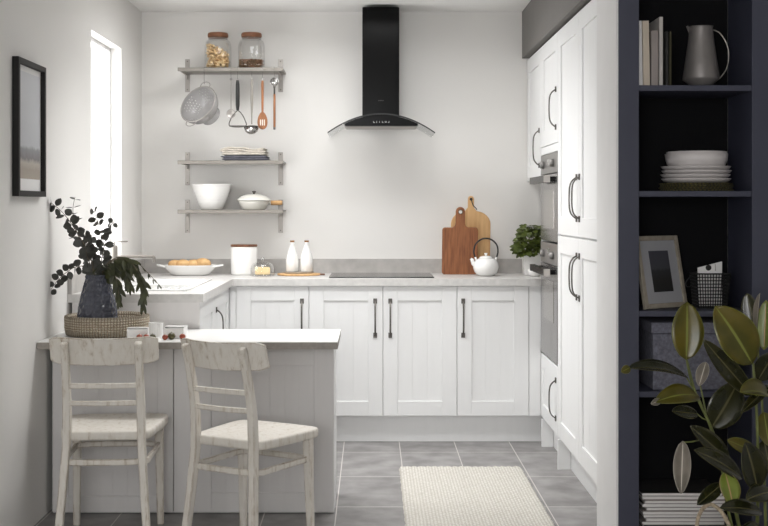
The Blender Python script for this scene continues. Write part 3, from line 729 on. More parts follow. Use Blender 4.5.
# chopping boards leaning on the wall
def chop(name, label, m, px, w, hb, hh, hw, y, lean, hole, cordm=None, arch=False, th=.018):
    q = at(px, 270, y)
    t = thing(name, label, 'chopping board', (q.x, y, ZW)); t.rotation_euler = (-lean, 0, 0)
    pts = []
    if not arch:
        r = .016
        for cx_, cz_, a0 in ((w/2-r, r, -90), (w/2-r, hb-r, 0)):
            for k in range(5): a = math.radians(a0+k*22.5); pts.append((cx_+r*math.cos(a), cz_+r*math.sin(a)))
        pts += [(hw/2+.02, hb), (hw/2+.004, hb+.010), (hw/2, hb+.025)]
        for k in range(9): a = math.radians(k*22.5); pts.append((hw/2*math.cos(a), hb+hh-hw/2+hw/2*math.sin(a)))
        pts += [(-hw/2, hb+.025), (-hw/2-.004, hb+.010), (-hw/2-.02, hb)]
        for cx_, cz_, a0 in ((-w/2+r, hb-r, 90), (-w/2+r, r, 180)):
            for k in range(5): a = math.radians(a0+k*22.5); pts.append((cx_+r*math.cos(a), cz_+r*math.sin(a)))
    else:
        pts = [(-w/2+.01, 0), (w/2-.01, 0), (w/2, .01), (w/2, hb*.80)]
        for k in range(1, 7):
            a = PI/2*k/6.5; pts.append((hw/2+.006+(w/2-hw/2-.006)*math.cos(a), hb*.80+(hb*.20)*math.sin(a)))
        pts += [(hw/2, hb+.02)]
        for k in range(9): a = math.radians(k*22.5); pts.append((hw/2*math.cos(a), hb+hh-hw/2+hw/2*math.sin(a)))
        pts += [(-hw/2, hb+.02)]
        for k in range(6, 0, -1):
            a = PI/2*k/6.5; pts.append((-(hw/2+.006+(w/2-hw/2-.006)*math.cos(a)), hb*.80+(hb*.20)*math.sin(a)))
        pts += [(-w/2, hb*.80), (-w/2, .01)]
    MB().prism(pts, -th/2, th/2).build('board_body', m, t, bevel=.003)
    zz = hb+hh-hw/2
    MB().tube([(hole*math.cos(2*PI*i/20), -th/2-.0005, zz+hole*math.sin(2*PI*i/20)) for i in range(20)], .0024, 6, closed=True).build('hole_ring', 'twig' if not arch else 'black_matte', t)
    MB().lathe([(0,0),(hole,0),(hole,.0012),(0,.0012)], n=20).xf(Matrix.Translation((0,-th/2,zz)) @ Matrix.Rotation(PI/2, 4, 'X')).build('hanging_hole', 'wall' if not arch else 'black_matte', t)
    if cordm:
        MB().tube(catmull([(0,-th/2-.003,zz), (.012,-th/2-.004,zz-.035), (.028,-th/2-.004,zz-.052), (.034,-th/2-.004,zz-.062)], 5), .0028, 6).build('cord', 'black_matte', t)
    return t
chop('chopping_board', 'pale maple chopping board with arched shoulders, leaning at the back', 'wood_light', 470, .232, .375, .09, .036, 7.212, math.radians(-9), .006, True, True)
chop('chopping_board', 'reddish brown rectangular chopping board leaning in front of the pale one', 'wood_red', 459.5, .208, .280, .122, .054, 7.155, math.radians(-11), .012)

# teapot
p = at(486, 270, 6.98)
t = thing('teapot', 'white cast teapot with black hoop handle beside the boards', 'teapot', (p.x, 6.98, ZW))
mb = MB(); rings = []; n = 72
for r, z in [(.030,0),(.046,.003),(.064,.022),(.0725,.048),(.070,.072),(.058,.092),(.040,.101),(.036,.102),(0.0001,.102)]:
    rings.append([(r*(1+(.018 if j % 2 else -.005)*(1 if .01 < z < .095 else 0))*math.cos(2*PI*j/n), r*(1+(.018 if j % 2 else -.005)*(1 if .01 < z < .095 else 0))*math.sin(2*PI*j/n), z) for j in range(n)])
mb.loft(rings); mb.build('pot_body', 'ceramic', t, smooth=True)
MB().lathe([(.038,.1025),(.039,.106),(.030,.112),(.012,.116),(0,.116)], n=32).build('lid', 'ceramic', t, smooth=True)
MB().lathe([(.006,.115),(.006,.121),(.011,.126),(.009,.131),(0,.132)], n=16).build('knob', 'ceramic', t, smooth=True)
MB().tube(catmull([(-.060,0,.060), (-.073,0,.075), (-.080,0,.092), (-.088,0,.099)], 5), [.014]*6+[.011]*5+[.008]*5, 12).build('spout', 'ceramic', t, smooth=True)
for sg in (-1, 1): MB().tube([(sg*.056,0,.088), (sg*.060,0,.108)], .006, 8).build('handle_lug', 'ceramic', t, smooth=True)
MB().tube(catmull([(-.058,0,.100), (-.070,0,.135), (-.060,0,.180), (-.030,0,.208), (0,0,.215), (.034,0,.206), (.062,0,.176), (.068,0,.135), (.058,0,.100)], 5), .0045, 8).build('hoop_handle', 'black_matte', t, smooth=True)

# basil pot and small bowl
p = at(533, 270, 7.10)
t = thing('potted_basil', 'bushy green basil plant in a white square pot', 'plant', (p.x-.005, 7.10, ZW))
MB().loft([[(-a,-a,z),(a,-a,z),(a,a,z),(-a,a,z)] for a, z in ((.050,0),(.056,.13))]).build('pot', 'ceramic', t, bevel=.003)
MB().box(-.049,.049,-.049,.049,.1305,.134).build('soil', 'soil', t)
rnd = random.Random(3); fo = MB(); st = MB()
for i in range(15):
    a = rnd.uniform(0, 2*PI); r = .045*math.sqrt(rnd.random()); q = (2.0*r*math.cos(a)-.014, 1.5*r*math.sin(a), rnd.uniform(.18, .27))
    st.tube([(r*math.cos(a)*.5, r*math.sin(a)*.5, .133), q], .0018, 5)
def simple_leaf(mb, base, d, nrm, L_, W_, cup=.2, n=8, shape=.5):
    d = Vector(d).normalized(); nrm = Vector(nrm); sdv = d.cross(nrm)
    if sdv.length < 1e-3: sdv = d.cross(Vector((.3,.5,.8)))
    sdv.normalize(); nn = sdv.cross(d)
    rows = []
    for i in range(n+1):
        u = i/n; hw = W_/2*max(0, math.sin(PI*u**.9))**.65
        if u in (0, 1): hw = W_*.03
        c = Vector(base)+d*L_*u-nn*cup*L_*u*u
        rows.append([c-sdv*hw+nn*cup*hw*.6, c, c+sdv*hw+nn*cup*hw*.6])
    mb.loft(rows, close=False, cap=False)
for i in range(330):
    a = rnd.uniform(0, 2*PI); r = math.sqrt(rnd.random()); h_ = rnd.random()
    R2 = .078+.030*math.sin(PI*min(1, h_*1.1))
    q = Vector((R2*.88*r*math.cos(a)-.006, 0.085*r*math.sin(a), .115+.185*h_*(1-.35*r*r)))
    d = Vector((math.cos(a), math.sin(a), rnd.uniform(-.5, .6)))
    simple_leaf(fo, q, d, (rnd.uniform(-.6,.6), -.7, .9), rnd.uniform(.030, .046), rnd.uniform(.026, .038), .3)
st.build('stem', 'stem_green', t); fo.build('foliage', 'basil', t, smooth=True)
p = at(537.5, 270, 6.9)
solo(MB().lathe([(0,0),(.022,0),(.034,.012),(.040,.03),(.039,.044),(.036,.044),(.036,.03),(.03,.014),(0,.006)], n=28), 'small_bowl', 'ceramic', 'small round white bowl tucked beside the oven tower', 'bowl', (p.x-.012, 6.93, ZW), smooth=True)

# ------------------------------------------------------------------ breakfast bar things
ZP = .7457
BXc, BYc = -1.146, 5.30
bk = thing('woven_basket', 'low round woven seagrass basket at the wall end of the breakfast bar', 'basket', (BXc, BYc, ZP))
MB().lathe([(0,0),(.165,0),(.176,.006),(.181,.03),(.182,.078),(.180,.086),(.174,.088),(.168,.084),(.168,.02),(.16,.011),(0,.009)], n=64).build('basket_wall', 'basket', bk, smooth=True)
# vase: hammered facets
vs = thing('vase', 'faceted blue-grey ceramic vase standing in the woven basket', 'vase', (BXc-.036, BYc-.03, ZP+.0095))
prof = [(0,0),(.072,0),(.082,.006),(.0875,.03),(.0875,.07),(.082,.12),(.071,.17),(.058,.215),(.049,.243),(.046,.252),(.042,.252),(.045,.238),(.055,.20),(.070,.15),(.074,.05),(.06,.012),(0,.010)]
def interp(t_):
    k = t_*9; i = min(8, int(k)); f_ = k-i; q = [(.082,.006),(.0875,.03),(.0885,.06),(.086,.09),(.082,.12),(.0755,.15),(.068,.18),(.060,.21),(.052,.235),(.047,.252)]
    return (q[i][0]*(1-f_)+q[i+1][0]*f_, q[i][1]*(1-f_)+q[i+1][1]*f_)
rings = [[(.0001*math.cos(j), .0001*math.sin(j), 0) for j in range(56)], [(.07*math.cos(2*PI*j/56), .07*math.sin(2*PI*j/56), 0) for j in range(56)]]
NR = 36
for i in range(NR+1):
    r, z = interp(i/NR)
    rr = []
    for j in range(56):
        ph = (j/56*22+(.5 if int(i/3) % 2 else 0)) % 1
        dm = .0042*max(0, 1-((ph-.5)*2)**2-(((i % 3)-1)/1.5)**2)
        rr.append(((r-dm)*math.cos(2*PI*j/56), (r-dm)*math.sin(2*PI*j/56), z))
    rings.append(rr)
for r, z in ((.043,.253),(.042,.24),(.05,.2),(.066,.14),(.07,.04),(.0001,.012)):
    rings.append([(r*math.cos(2*PI*j/56), r*math.sin(2*PI*j/56), z) for j in range(56)])
MB().loft(rings).build('vase_body', 'vase', vs)
vp = Vector((BXc-.036, BYc-.03, 0)); VY = BYc-.03

def euc(name, pix, label, leafspec, m='euc', seed=0, group='leafy stems in the vase', ydrift=0, mouth=(98.5, 281)):
    rnd = random.Random(seed)
    base = at(mouth[0]+rnd.uniform(-4, 4), mouth[1]+6, VY+rnd.uniform(-.015, .015))
    P = [base]+[at(x, y, VY+ydrift*(i+1)/len(pix)) for i, (x, y) in enumerate(pix)]
    pts = catmull(P, 6)
    t = thing(name, label, 'plant stem', P[0], 0, group)
    off = -Vector(P[0])
    n = len(pts)
    MB().tube([q+off for q in pts], [.0022-.0013*i/n for i in range(n)], 6).build('stem', 'twig', t)
    fo = MB(); L0, W0, step, start, form = leafspec
    d_acc = 0; last = pts[0]; k = 0; tot = sum((pts[i+1]-pts[i]).length for i in range(n-1)); run = 0
    for i in range(1, n):
        seg = (pts[i]-last).length; run += seg; d_acc += seg; last = pts[i]
        if d_acc >= step and run > tot*start:
            d_acc = 0; k += 1
            tdir = (pts[i]-pts[i-1]).normalized()
            sc_ = 1-.35*run/tot
            for sg in (-1, 1):
                if form == 'long' and rnd.random() < .15: continue
                sv = tdir.cross(Vector((0,-1,0))).normalized()*sg
                if k % 2: sv = (sv*.7+Vector((0,-.7*sg,.1))).normalized()
                dd = (sv*(1 if form != 'long' else .5)+Vector((0,0,-.75 if form == 'long' else 0))+tdir*(.25 if form != 'long' else .7)+Vector((rnd.uniform(-.3,.3), rnd.uniform(-.35,.35), rnd.uniform(-.35,.25)))).normalized()
                nr = Vector((rnd.uniform(-.5,.5), -1+rnd.uniform(-.2,.4), rnd.uniform(-.5,.9))) if form != 'edge' else Vector((.1,-.2,1))
                simple_leaf(fo, pts[i]+off+dd*.003, dd, nr, L0*sc_*rnd.uniform(.85, 1.15), W0*sc_*rnd.uniform(.85, 1.1), .12, 8)
    fo.build('foliage', m, t, smooth=True)
    return t
RL = (.052, .047, .020, .16, 'round')
euc('eucalyptus_stem', [(92,262),(84,244),(76,231),(68,219),(59,209),(51,203)], 'long eucalyptus stem with round leaves reaching up to the left', RL, seed=1, ydrift=-.06)
euc('eucalyptus_stem', [(90,258),(80,240),(74,222),(73,208),(75,197)], 'thin upright eucalyptus stem with flat small leaves', (.045,.030,.028,.45,'edge'), seed=2)
euc('eucalyptus_stem', [(101,262),(104,248),(102,234),(97,220),(94,211)], 'short upright eucalyptus stem in front of the window', (.052,.042,.028,.15,'round'), seed=3, ydrift=.03)
euc('eucalyptus_stem', [(102,258),(105,243),(106,231),(112,224),(116,219)], 'eucalyptus stem with small leaves nearest the tap', (.042,.034,.024,.2,'round'), seed=4, ydrift=.05)
euc('eucalyptus_stem', [(88,268),(76,267),(67,272),(58,280),(50,291)], 'eucalyptus stem drooping left towards the wall', (.044,.040,.022,.35,'round'), seed=5, ydrift=-.03)
euc('eucalyptus_stem', [(90,264),(86,250),(88,240),(92,236)], 'short bushy eucalyptus stem in the middle of the bunch', (.052,.046,.018,.12,'round'), seed=6, ydrift=-.04)
LL = (.072, .024, .0085, .18, 'long')
euc('olive_foliage_stem', [(106,266),(117,259),(130,262),(139,274),(143,290),(143,304)], 'narrow-leaved olive green stem arching down to the right', LL, 'fern', 11, ydrift=-.06)
euc('olive_foliage_stem', [(107,268),(114,261),(122,266),(127,277),(131,287)], 'short narrow-leaved stem hanging over the basket', LL, 'fern', 12, ydrift=-.03)
euc('olive_foliage_stem', [(104,270),(109,268),(115,276),(118,288),(119,298)], 'narrow-leaved stem drooping close beside the vase', LL, 'fern', 13, ydrift=-.05)
euc('olive_foliage_stem', [(106,265),(120,257),(136,262),(148,273),(162,288)], 'wispy twig reaching furthest right over the worktop', (.034,.009,.03,.5,'long'), 'fern', 14, ydrift=-.02)

# egg-box style trays with tomatoes
def punnet(px, y, w, h_, d, rz, label, ribbed=False):
    q = at(px, 335, y)
    t = thing('paper_punnet', label, 'punnet', (q.x, y, ZP), rz, 'white punnets on the breakfast bar')
    if ribbed:
        n = 48
        MB().loft([[((r+(.0012 if j % 2 else 0))*math.cos(2*PI*j/n), (r+(.0012 if j % 2 else 0))*math.sin(2*PI*j/n), z) for j in range(n)] for r, z in ((.026,0),(.030,h_*.9),(.031,h_),(.028,h_),(.024,.004),(.0001,.004))]).build('tray', 'ceramic', t)
        return
    mb = MB().box(-w/2,w/2,d/2-.003,d/2,.001,h_).box(-w/2,w/2,-d/2,-d/2+.003,.001,h_*.92).box(-w/2,-w/2+.003,-d/2,d/2,.001,h_).box(w/2-.003,w/2,-d/2,d/2,.001,h_).box(-w/2,w/2,-d/2,d/2,.0,.003)
    mb.build('tray', 'ceramic', t, bevel=.002)
    MB().box(-w/2,w/2,-d/2+d*.3,d/2,h_+.0005,h_+.0035).build('folded_lid', 'ceramic', t, bevel=.001)
punnet(138, 5.118, .086, .046, .045, .05, 'white card punnet overlapping the basket')
punnet(156, 5.22, .05, .060, .05, .1, 'white ribbed pot between the two punnets', True)
punnet(175.5, 5.17, .088, .046, .065, -.1, 'white card punnet at the right of the trio')
for i, (px, y, r, m, lb) in enumerate(((139.5,5.08,.0135,'tomato','small red tomato at the left of the row'), (146.3,5.08,.0135,'tomato','second small red tomato in the row'), (152.6,5.085,.014,'tomato_green','small dark green tomato beside the red ones'),
        (165,5.085,.0125,'tomato','red tomato leaning on the biggest green tomato'), (171.5,5.10,.0165,'tomato_green','biggest green tomato in front of the right punnet'), (182.5,5.10,.0135,'tomato','red tomato at the far right of the row'))):
    q = at(px, 335, y)
    t = thing('tomato', lb, 'tomato', (q.x, y, ZP), 0, 'small tomatoes on the breakfast bar')
    MB().blob((0,0,r*.92), r, 1, 1, .92, 14).build('fruit', m, t, smooth=True)
    MB().lathe([(.0012,r*1.80),(.0008,r*1.80+.004)], n=6).build('stalk', 'stem_green', t)

# ------------------------------------------------------------------ chairs
def make_chair():
    t = thing('dining_chair', 'cream painted worn wooden cafe chair nearest the left wall, back to the viewer', 'chair', (0,0,0), 0, 'worn cream chairs at the breakfast bar')
    # seat
    ol = []
    half = [(0,-.012),(.10,-.012),(.150,-.004),(.170,.03),(.186,.14),(.199,.27),(.202,.345),(.190,.385),(.155,.402),(.07,.409),(0,.410)]
    R2 = [(x, y) for x, y in half]; Lf = [(-x, y) for x, y in half[::-1]][1:-1]
    cur = catmull([(x, y, 0) for x, y in R2+Lf], 4, closed=True)
    ol = [(v.x, v.y) for v in cur]
    cxs = (0, .2)
    def ring(f, z): return [(cxs[0]+(x-cxs[0])*f, cxs[1]+(y-cxs[1])*f, z) for x, y in ol]
    MB().loft([ring(.94,.414), ring(.985,.416), ring(1,.422), ring(1,.442), ring(.985,.448), ring(.93,.450), ring(.7,.447), ring(.4,.4455), ring(.02,.445)]).build('seat', 'worn', t, smooth=True)
    for sg in (-1, 1):
        # rear post (leg and back upright in one piece)
        pts = catmull([(sg*.170,-.070,0), (sg*.158,-.045,.15), (sg*.143,-.022,.36), (sg*.1395,-.018,.45), (sg*.138,-.028,.58), (sg*.136,-.065,.72), (sg*.136,-.092,.795)], 5)
        n = len(pts); sz = [(.031-.003*abs(i/n-.5)*2, .028+.008*math.sin(PI*min(1, i/n*1.25))) for i in range(n)]
        MB().sweep(pts, sz).build('rear_leg', 'worn', t, bevel=.004)
        MB().sweep([(sg*.170,.362,0), (sg*.167,.352,.22), (sg*.165,.345,.415)], [(.026,.026),(.030,.030),(.037,.036)]).build('front_leg', 'worn', t, bevel=.004)
    # back rail, bent around the sitter
    rings = []; N_ = 24
    for i in range(N_+1):
        u = -1+2*i/N_; a = u*.203; yb = -.0765+.062*u*u
        hlf = .052*(1-.0*abs(u)); zc = .758+.004*u*u
        if abs(u) > .9: hlf *= .93 if abs(u) < .99 else .80
        th = .0085
        lean = .016
        rings.append([(a, yb-th+lean, zc-hlf), (a, yb+th+lean, zc-hlf), (a, yb+th-lean, zc+hlf), (a, yb-th-lean, zc+hlf)])
    MB().loft(rings).build('backrest', 'worn', t, bevel=.003)
    for z, y in ((.628,-.041), (.560,-.026)):
        pts = [(-.130+.26*i/10, y+0.0-.012*(1-(1-i/5)**2), z) for i in range(11)]
        MB().sweep(pts, (.019,.014), side=(0,0,1)).build('back_slat', 'worn', t, bevel=.003)
    # bent stretcher hoop
    hp = catmull([(-.146,-.006,.335), (0,-.022,.335), (.146,-.006,.335), (.158,.10,.334), (.163,.25,.333), (.150,.345,.332), (0,.362,.332), (-.150,.345,.332), (-.163,.25,.333), (-.158,.10,.334)], 6, closed=True)
    MB().sweep(hp, (.023,.014), side=(0,0,1), closed=True).build('stretcher', 'worn', t, bevel=.003)
    return t
ch = make_chair(); ch.location = (-1.010, 4.632, 0); ch.rotation_euler = (0,0,math.radians(3.5))
c2 = copy_tree(ch); c2.location = (-.532, 4.50, 0); c2.rotation_euler = (0,0,math.radians(-30)); c2.scale = (.94,.90,1)
c2['label'] = 'cream painted worn wooden cafe chair turned at an angle, nearest the open floor'

# rug
rg_ = MB()
rnd = random.Random(2); nx, ny = 60, 120
X0, X1, Y0, Y1 = .140, .748, 4.70, 6.065
grid = [[(X0+(X1-X0)*i/nx+(rnd.uniform(-.003,.003) if i in (0,nx) else 0), Y0+(Y1-Y0)*j/ny+(rnd.uniform(-.003,.003) if j in (0,ny) else 0), .013+.0022*math.sin(i*1.9)*math.sin(j*1.6)+rnd.uniform(-.0012,.0012) if 0 < i < nx and 0 < j < ny else .001) for i in range(nx+1)] for j in range(ny+1)]
rg_.loft(grid, close=False, cap=False); 
solo(rg_, 'rug', 'rug', 'cream woven wool runner rug on the grey tiles', 'rug', smooth=True)

# ------------------------------------------------------------------ picture on the left wall
t = thing('framed_picture', 'black framed pale landscape print on the left wall', 'picture', (XL+.001, 4.67, 1.342), PI/2)
W_, H_ = .395, .536; fw = .022
MB().box(0, fw, -.026, 0, 0, H_).box(W_-fw, W_, -.026, 0, 0, H_).box(fw, W_-fw, -.026, 0, 0, fw).box(fw, W_-fw, -.026, 0, H_-fw, H_).build('frame', 'frame_black', t, bevel=.0015)
MB().box(fw, W_-fw, -.008, -.002, fw, H_-fw).build('mount', 'mat_paper', t)
def uvquad(x0, x1, y, z0, z1):
    mb = MB(); v = [mb.bm.verts.new(q) for q in ((x0,y,z0),(x1,y,z0),(x1,y,z1),(x0,y,z1))]
    f = mb.bm.faces.new(v)
    for l, u in zip(f.loops, ((0,0),(1,0),(1,1),(0,1))): l[mb.uv].uv = u
    return mb
uvquad(.036, W_-.036, -.0088, .070, H_-.045).build('print', 'print1', t)

# ------------------------------------------------------------------ bookcase in the partition wall
BL, BR = .967, 1.374
bc = thing('bookcase', 'navy painted built-in bookcase on the right', 'bookcase', (0, 4.40, 0))
MB().box(.8925, BL, 0, .30, 0, ZC-.002).build('upright', 'navy', bc, bevel=.002)
MB().box(BR, 1.62, 0, .30, 0, ZC-.002).build('upright', 'navy', bc, bevel=.002)
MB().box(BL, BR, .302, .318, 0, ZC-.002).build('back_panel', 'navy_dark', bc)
SH = [1.740, 1.358, .925, .634, .09]
for z in SH: MB().box(BL+.0005, BR-.0005, .004, .30, z-.021, z).build('shelf', 'navy', bc, bevel=.002)
YS = 4.405
def book(x0, x1, h_, d, m, label, tilt=0, y=4.43):
    t = thing('book', label, 'book', (x0, y, SH[0]+.0005), 0, 'books on the upper shelf'); t.rotation_euler = (0, tilt, 0)
    w = x1-x0
    MB().box(0, w, 0, d, 0, .0).bm.free()
    MB().box(0, w, 0, .003, 0, h_).box(0, .0015, .003, d, 0, h_).box(w-.0015, w, .003, d, 0, h_).build('cover', m, t, bevel=.0006)
    MB().box(.0016, w-.0016, .0032, d-.003, .003, h_-.003).build('pages', 'mat_paper', t)
book(.973, .987, .236, .17, 'book_white', 'white book at the far left of the upper shelf', -.018+.0)
book(.9895, .011+1.002, .236, .17, 'book_cream', 'thick cream book beside the white one', -.018)
book(1.018, 1.043, .200, .16, 'book_taupe', 'shorter taupe book in the middle of the row', 0)
book(1.047, 1.060, .250, .18, 'book_pale', 'tallest slim pale grey book', 0)
book(1.070, 1.080, .197, .15, 'book_dark', 'thin black book right of the tallest book', 0)
book(1.084, 1.091, .197, .15, 'book_olive', 'thin dark olive book at the right end of the row', 0)

p = at(701, 80, 4.53)
t = thing('metal_jug', 'tall grey metal jug with thin hoop handle on the upper shelf', 'jug', (p.x, 4.53, SH[0]+.0005))
MB().lathe([(0,0),(.026,0),(.032,.004),(.066,.032),(.067,.038),(.058,.10),(.048,.17),(.0425,.222),(.0445,.229),(.042,.229),(.040,.222),(.045,.17),(.055,.10),(.062,.04),(.03,.01),(0,.008)], n=44).build('jug_body', 'zinc', t, smooth=True)
MB().tube(catmull([(.042,0,.218), (.070,0,.205), (.095,0,.165), (.103,0,.120), (.094,0,.072), (.070,0,.038), (.064,0,.036)], 6), .0022, 8).build('handle', 'brass', t, smooth=True)
MB().loft([[(-.040,-.014,.212),(-.040,.014,.212),(-.046,0,.205)], [(-.050,-.008,.232),(-.050,.008,.232),(-.056,0,.230)]]).build('spout', 'zinc', t)

# placemats, plates, bowls
cx_ = at(695.5, 180, 4.55).x; z = SH[1]+.0008
for i in range(4):
    solo(MB().lathe([(0,0),(.130,0),(.134,.002),(.133,.0068),(0,.0068)], n=48), 'wicker_placemat', 'wicker', ['bottom wicker placemat directly on the shelf', 'second wicker placemat from the bottom of the pile', 'third wicker placemat from the bottom of the pile', 'top wicker placemat under the plates'][i], 'placemat', (cx_+(.004,-.002,.003,0)[i], 4.546, z), group='placemats under the plates', smooth=False)
    z += .0076
for i in range(4):
    solo(MB().lathe([(0,0),(.098,0),(.104,.002),(.120,.007),(.1265,.0145),(.1275,.0165),(.1255,.0165),(.117,.0095),(.100,.0055),(0,.0045)], n=52), 'dinner_plate', 'plate', ['lowest pale plate resting on the placemats', 'second pale plate from the bottom', 'third pale plate from the bottom', 'uppermost pale plate, under the bowls'][i], 'plate', (cx_+(.001,-.002,.002,0)[i], 4.546, z), group='pale plates in a stack', smooth=True)
    z += .0150 if i < 3 else .0055
for i in range(2):
    k = 1-.035*i
    solo(MB().lathe([(0,0),(.080*k,0),(.092*k,.005),(.106*k,.018),(.112*k,.034),(.1145*k,.058),(.1125*k,.058),(.1100*k,.035),(.103*k,.020),(.088*k,.0075),(0,.005)], n=52), 'serving_bowl', 'plate', ['lower pale bowl of the two nested ones', 'upper pale bowl of the two nested ones'][i], 'bowl', (cx_+.002, 4.546, z), group='pale bowls nested on the plates', smooth=True)
    z += .0075
# leaning picture frame
q0 = Vector((1.003, 4.442, SH[2]+.003))
t = thing('photo_frame', 'grey wooden photo frame leaning in the left corner of the shelf', 'picture frame', q0)
yaw = math.radians(36); t.rotation_euler = (math.radians(-11), 0, yaw)
W_, H_ = .232, .270; fw = .018
MB().box(0,fw,0,.016,0,H_).box(W_-fw,W_,0,.016,0,H_).box(fw,W_-fw,0,.016,0,fw).box(fw,W_-fw,0,.016,H_-fw,H_).build('frame', 'frame_wood', t, bevel=.002)
MB().box(fw,W_-fw,.006,.010,fw,H_-fw).build('mount', 'mount', t)
uvquad(.062, W_-.062, .0055, .060, H_-.056).build('photo', 'print2', t)
# wire basket with papers
wb = thing('wire_basket', 'small black wire basket with loop handle beside the photo frame', 'basket', (1.258, 4.53, SH[2]+.002))
mb = MB(); w0, w1, hh = .052, .062, .125
def rect(a, z): return [(-a,-a*.8,z),(a,-a*.8,z),(a,a*.8,z),(-a,a*.8,z)]
for k in range(11):
    a = w0+(w1-w0)*k/10; zz = .002+hh*k/10; r = rect(a, zz)
    for i in range(4): mb.tube([r[i], r[(i+1) % 4]], .0019 if k < 10 else .003, 5)
for k in range(13):
    u = -1+2*k/12
    for sy in (-1, 1): mb.tube([(u*w0, sy*w0*.8, .002), (u*w1, sy*w1*.8, hh)], .0018, 5)
    for sx in (-1, 1): mb.tube([(sx*w0, u*w0*.8, .002), (sx*w1, u*w1*.8, hh)], .0018, 5)
    mb.tube([(u*w0, -w0*.8, .002), (u*w0, w0*.8, .002)], .0018, 5)
mb.build('wire_body', 'black_matte', wb)
MB().tube(catmull([(-.060,-.02,.118), (-.080,-.03,.116), (-.098,-.034,.095), (-.094,-.034,.080), (-.075,-.03,.082), (-.060,-.03,.095)], 5), .002, 6).build('loop_handle', 'black_matte', wb)
pp = thing('folded_paper', 'folded printed paper sticking out of the wire basket', 'paper', (1.258, 4.53, SH[2]+.008))
MB().sweep([(-.044,.0,.0), (-.044,.002,.145)], (.001,.001)).bm.free()
MB().prism([(-.044,0),(.044,0),(.045,.165),(-.045,.142)], -.004, .004).build('sheet', 'mat_paper', pp, bevel=.001)
MB().lathe([(0,0),(.011,0),(0,.0005)], n=14).xf(Matrix.Translation((-.006,-.0045,.142)) @ Matrix.Rotation(PI/2, 4, 'X')).build('printed_spot', 'book_dark', pp)
MB().prism([(.018,.13),(.021,.13),(.020,.155),(.018,.155)], -.0046, -.0040).build('printed_line', 'book_taupe', pp)
# storage box
t = thing('storage_box', 'grey felt storage box with lid on the lower shelf', 'box', (1.175, 4.55, SH[3]+.0008))
MB().box(-.150,.150,-.115,.115,0,.205).build('box_body', 'felt', t, bevel=.004)
MB().box(-.157,.157,-.122,.122,.2055,.246).build('lid', 'felt', t, bevel=.005)
# magazines
z = SH[4]+.0008; rnd = random.Random(9); pos = ['lowest', 'second lowest', 'third', 'fourth', 'fifth', 'sixth', 'seventh', 'eighth', 'ninth', 'tenth', 'eleventh', 'twelfth', 'topmost']
for i in range(13):
    h_ = rnd.uniform(.0120, .0152); dx = rnd.uniform(-.012, .008); ww = rnd.uniform(.290, .310)
    t = thing('magazine', (pos[i]+' white magazine in the stack, counting from the bottom') if i < 12 else 'topmost white magazine of the stack under the plant', 'magazine', (.995+dx, 4.425+rnd.uniform(-.005, .008), z), 0, 'magazines stacked at the bottom of the bookcase')
    MB().box(0, ww, 0.002, .22, 0, .0018).box(0, ww, 0.002, .22, h_-.002, h_-.0003).build('cover', 'book_taupe' if i % 3 else 'book_dark', t)
    MB().box(.002, ww-.002, 0, .218, .0019, h_-.0021).build('pages', 'magazine', t)
    z += h_

# ------------------------------------------------------------------ rubber plant in a basket
PX, PY = 1.125, 3.66
bs = thing('plant_basket', 'woven floor basket with rope handles holding the rubber plant', 'basket', (PX, PY, 0))
MB().lathe([(0,.0),(.150,0),(.165,.01),(.178,.16),(.172,.295),(.168,.300),(.164,.295),(.168,.16),(.152,.014),(0,.012)], n=56).build('basket_wall', 'basket', bs, smooth=True)
for sg in (-1, 1):
    bp_ = at(709, 512, PY-.08) if sg < 0 else None
    c0 = Vector((sg*.128, -.10*1, .30))
    MB().tube(catmull([(sg*.162,-.05,.285), (sg*.164,-.075,.385), (sg*.140,-.100,.432), (sg*.108,-.122,.415), (sg*.086,-.142,.36), (sg*.078,-.150,.285)], 6), .006, 8).build('rope_handle', 'rope', bs, smooth=True)
rp = thing('rubber_plant', 'large rubber plant with broad glossy leaves in front of the bookcase', 'plant', (PX, PY, .013))
MB().lathe([(0,0),(.10,0),(.135,.27),(.128,.27),(.12,.24),(0,.24)], n=36).build('pot', 'black_matte', rp, smooth=True)
MB().lathe([(0,.241),(.119,.241),(.11,.252),(0,.258)], n=30).build('soil', 'soil', rp)
ro = -Vector((PX, PY, .013))
def stem(pix, r0, r1, m='stem_green'):
    P = [Vector(at(x, y, d))+ro for x, y, d in pix]
    b = P[0]; soilp = Vector((max(-.09, min(.09, b.x)), max(-.09, min(.09, b.y)), .25))
    P = [soilp]+P
    pts = catmull(P, 6); n = len(pts)
    MB().tube(pts, [r0+(r1-r0)*i/n for i in range(n)], 8).build('stem', m, rp, smooth=True)
stem([(742,540,3.66), (728,480,3.64), (712,430,3.62), (696,394,3.62), (687,360,3.62)], .0065, .003)
stem([(757,540,3.64), (758,480,3.60), (757,420,3.58), (753,363,3.58)], .0065, .0035)
stem([(766,540,3.72), (764,470,3.72), (762,400,3.74), (756,332,3.76)], .0055, .003)
stem([(735,540,3.60), (726,500,3.58), (722,470,3.60), (708,420,3.66), (700,384,3.68)], .005, .0022)
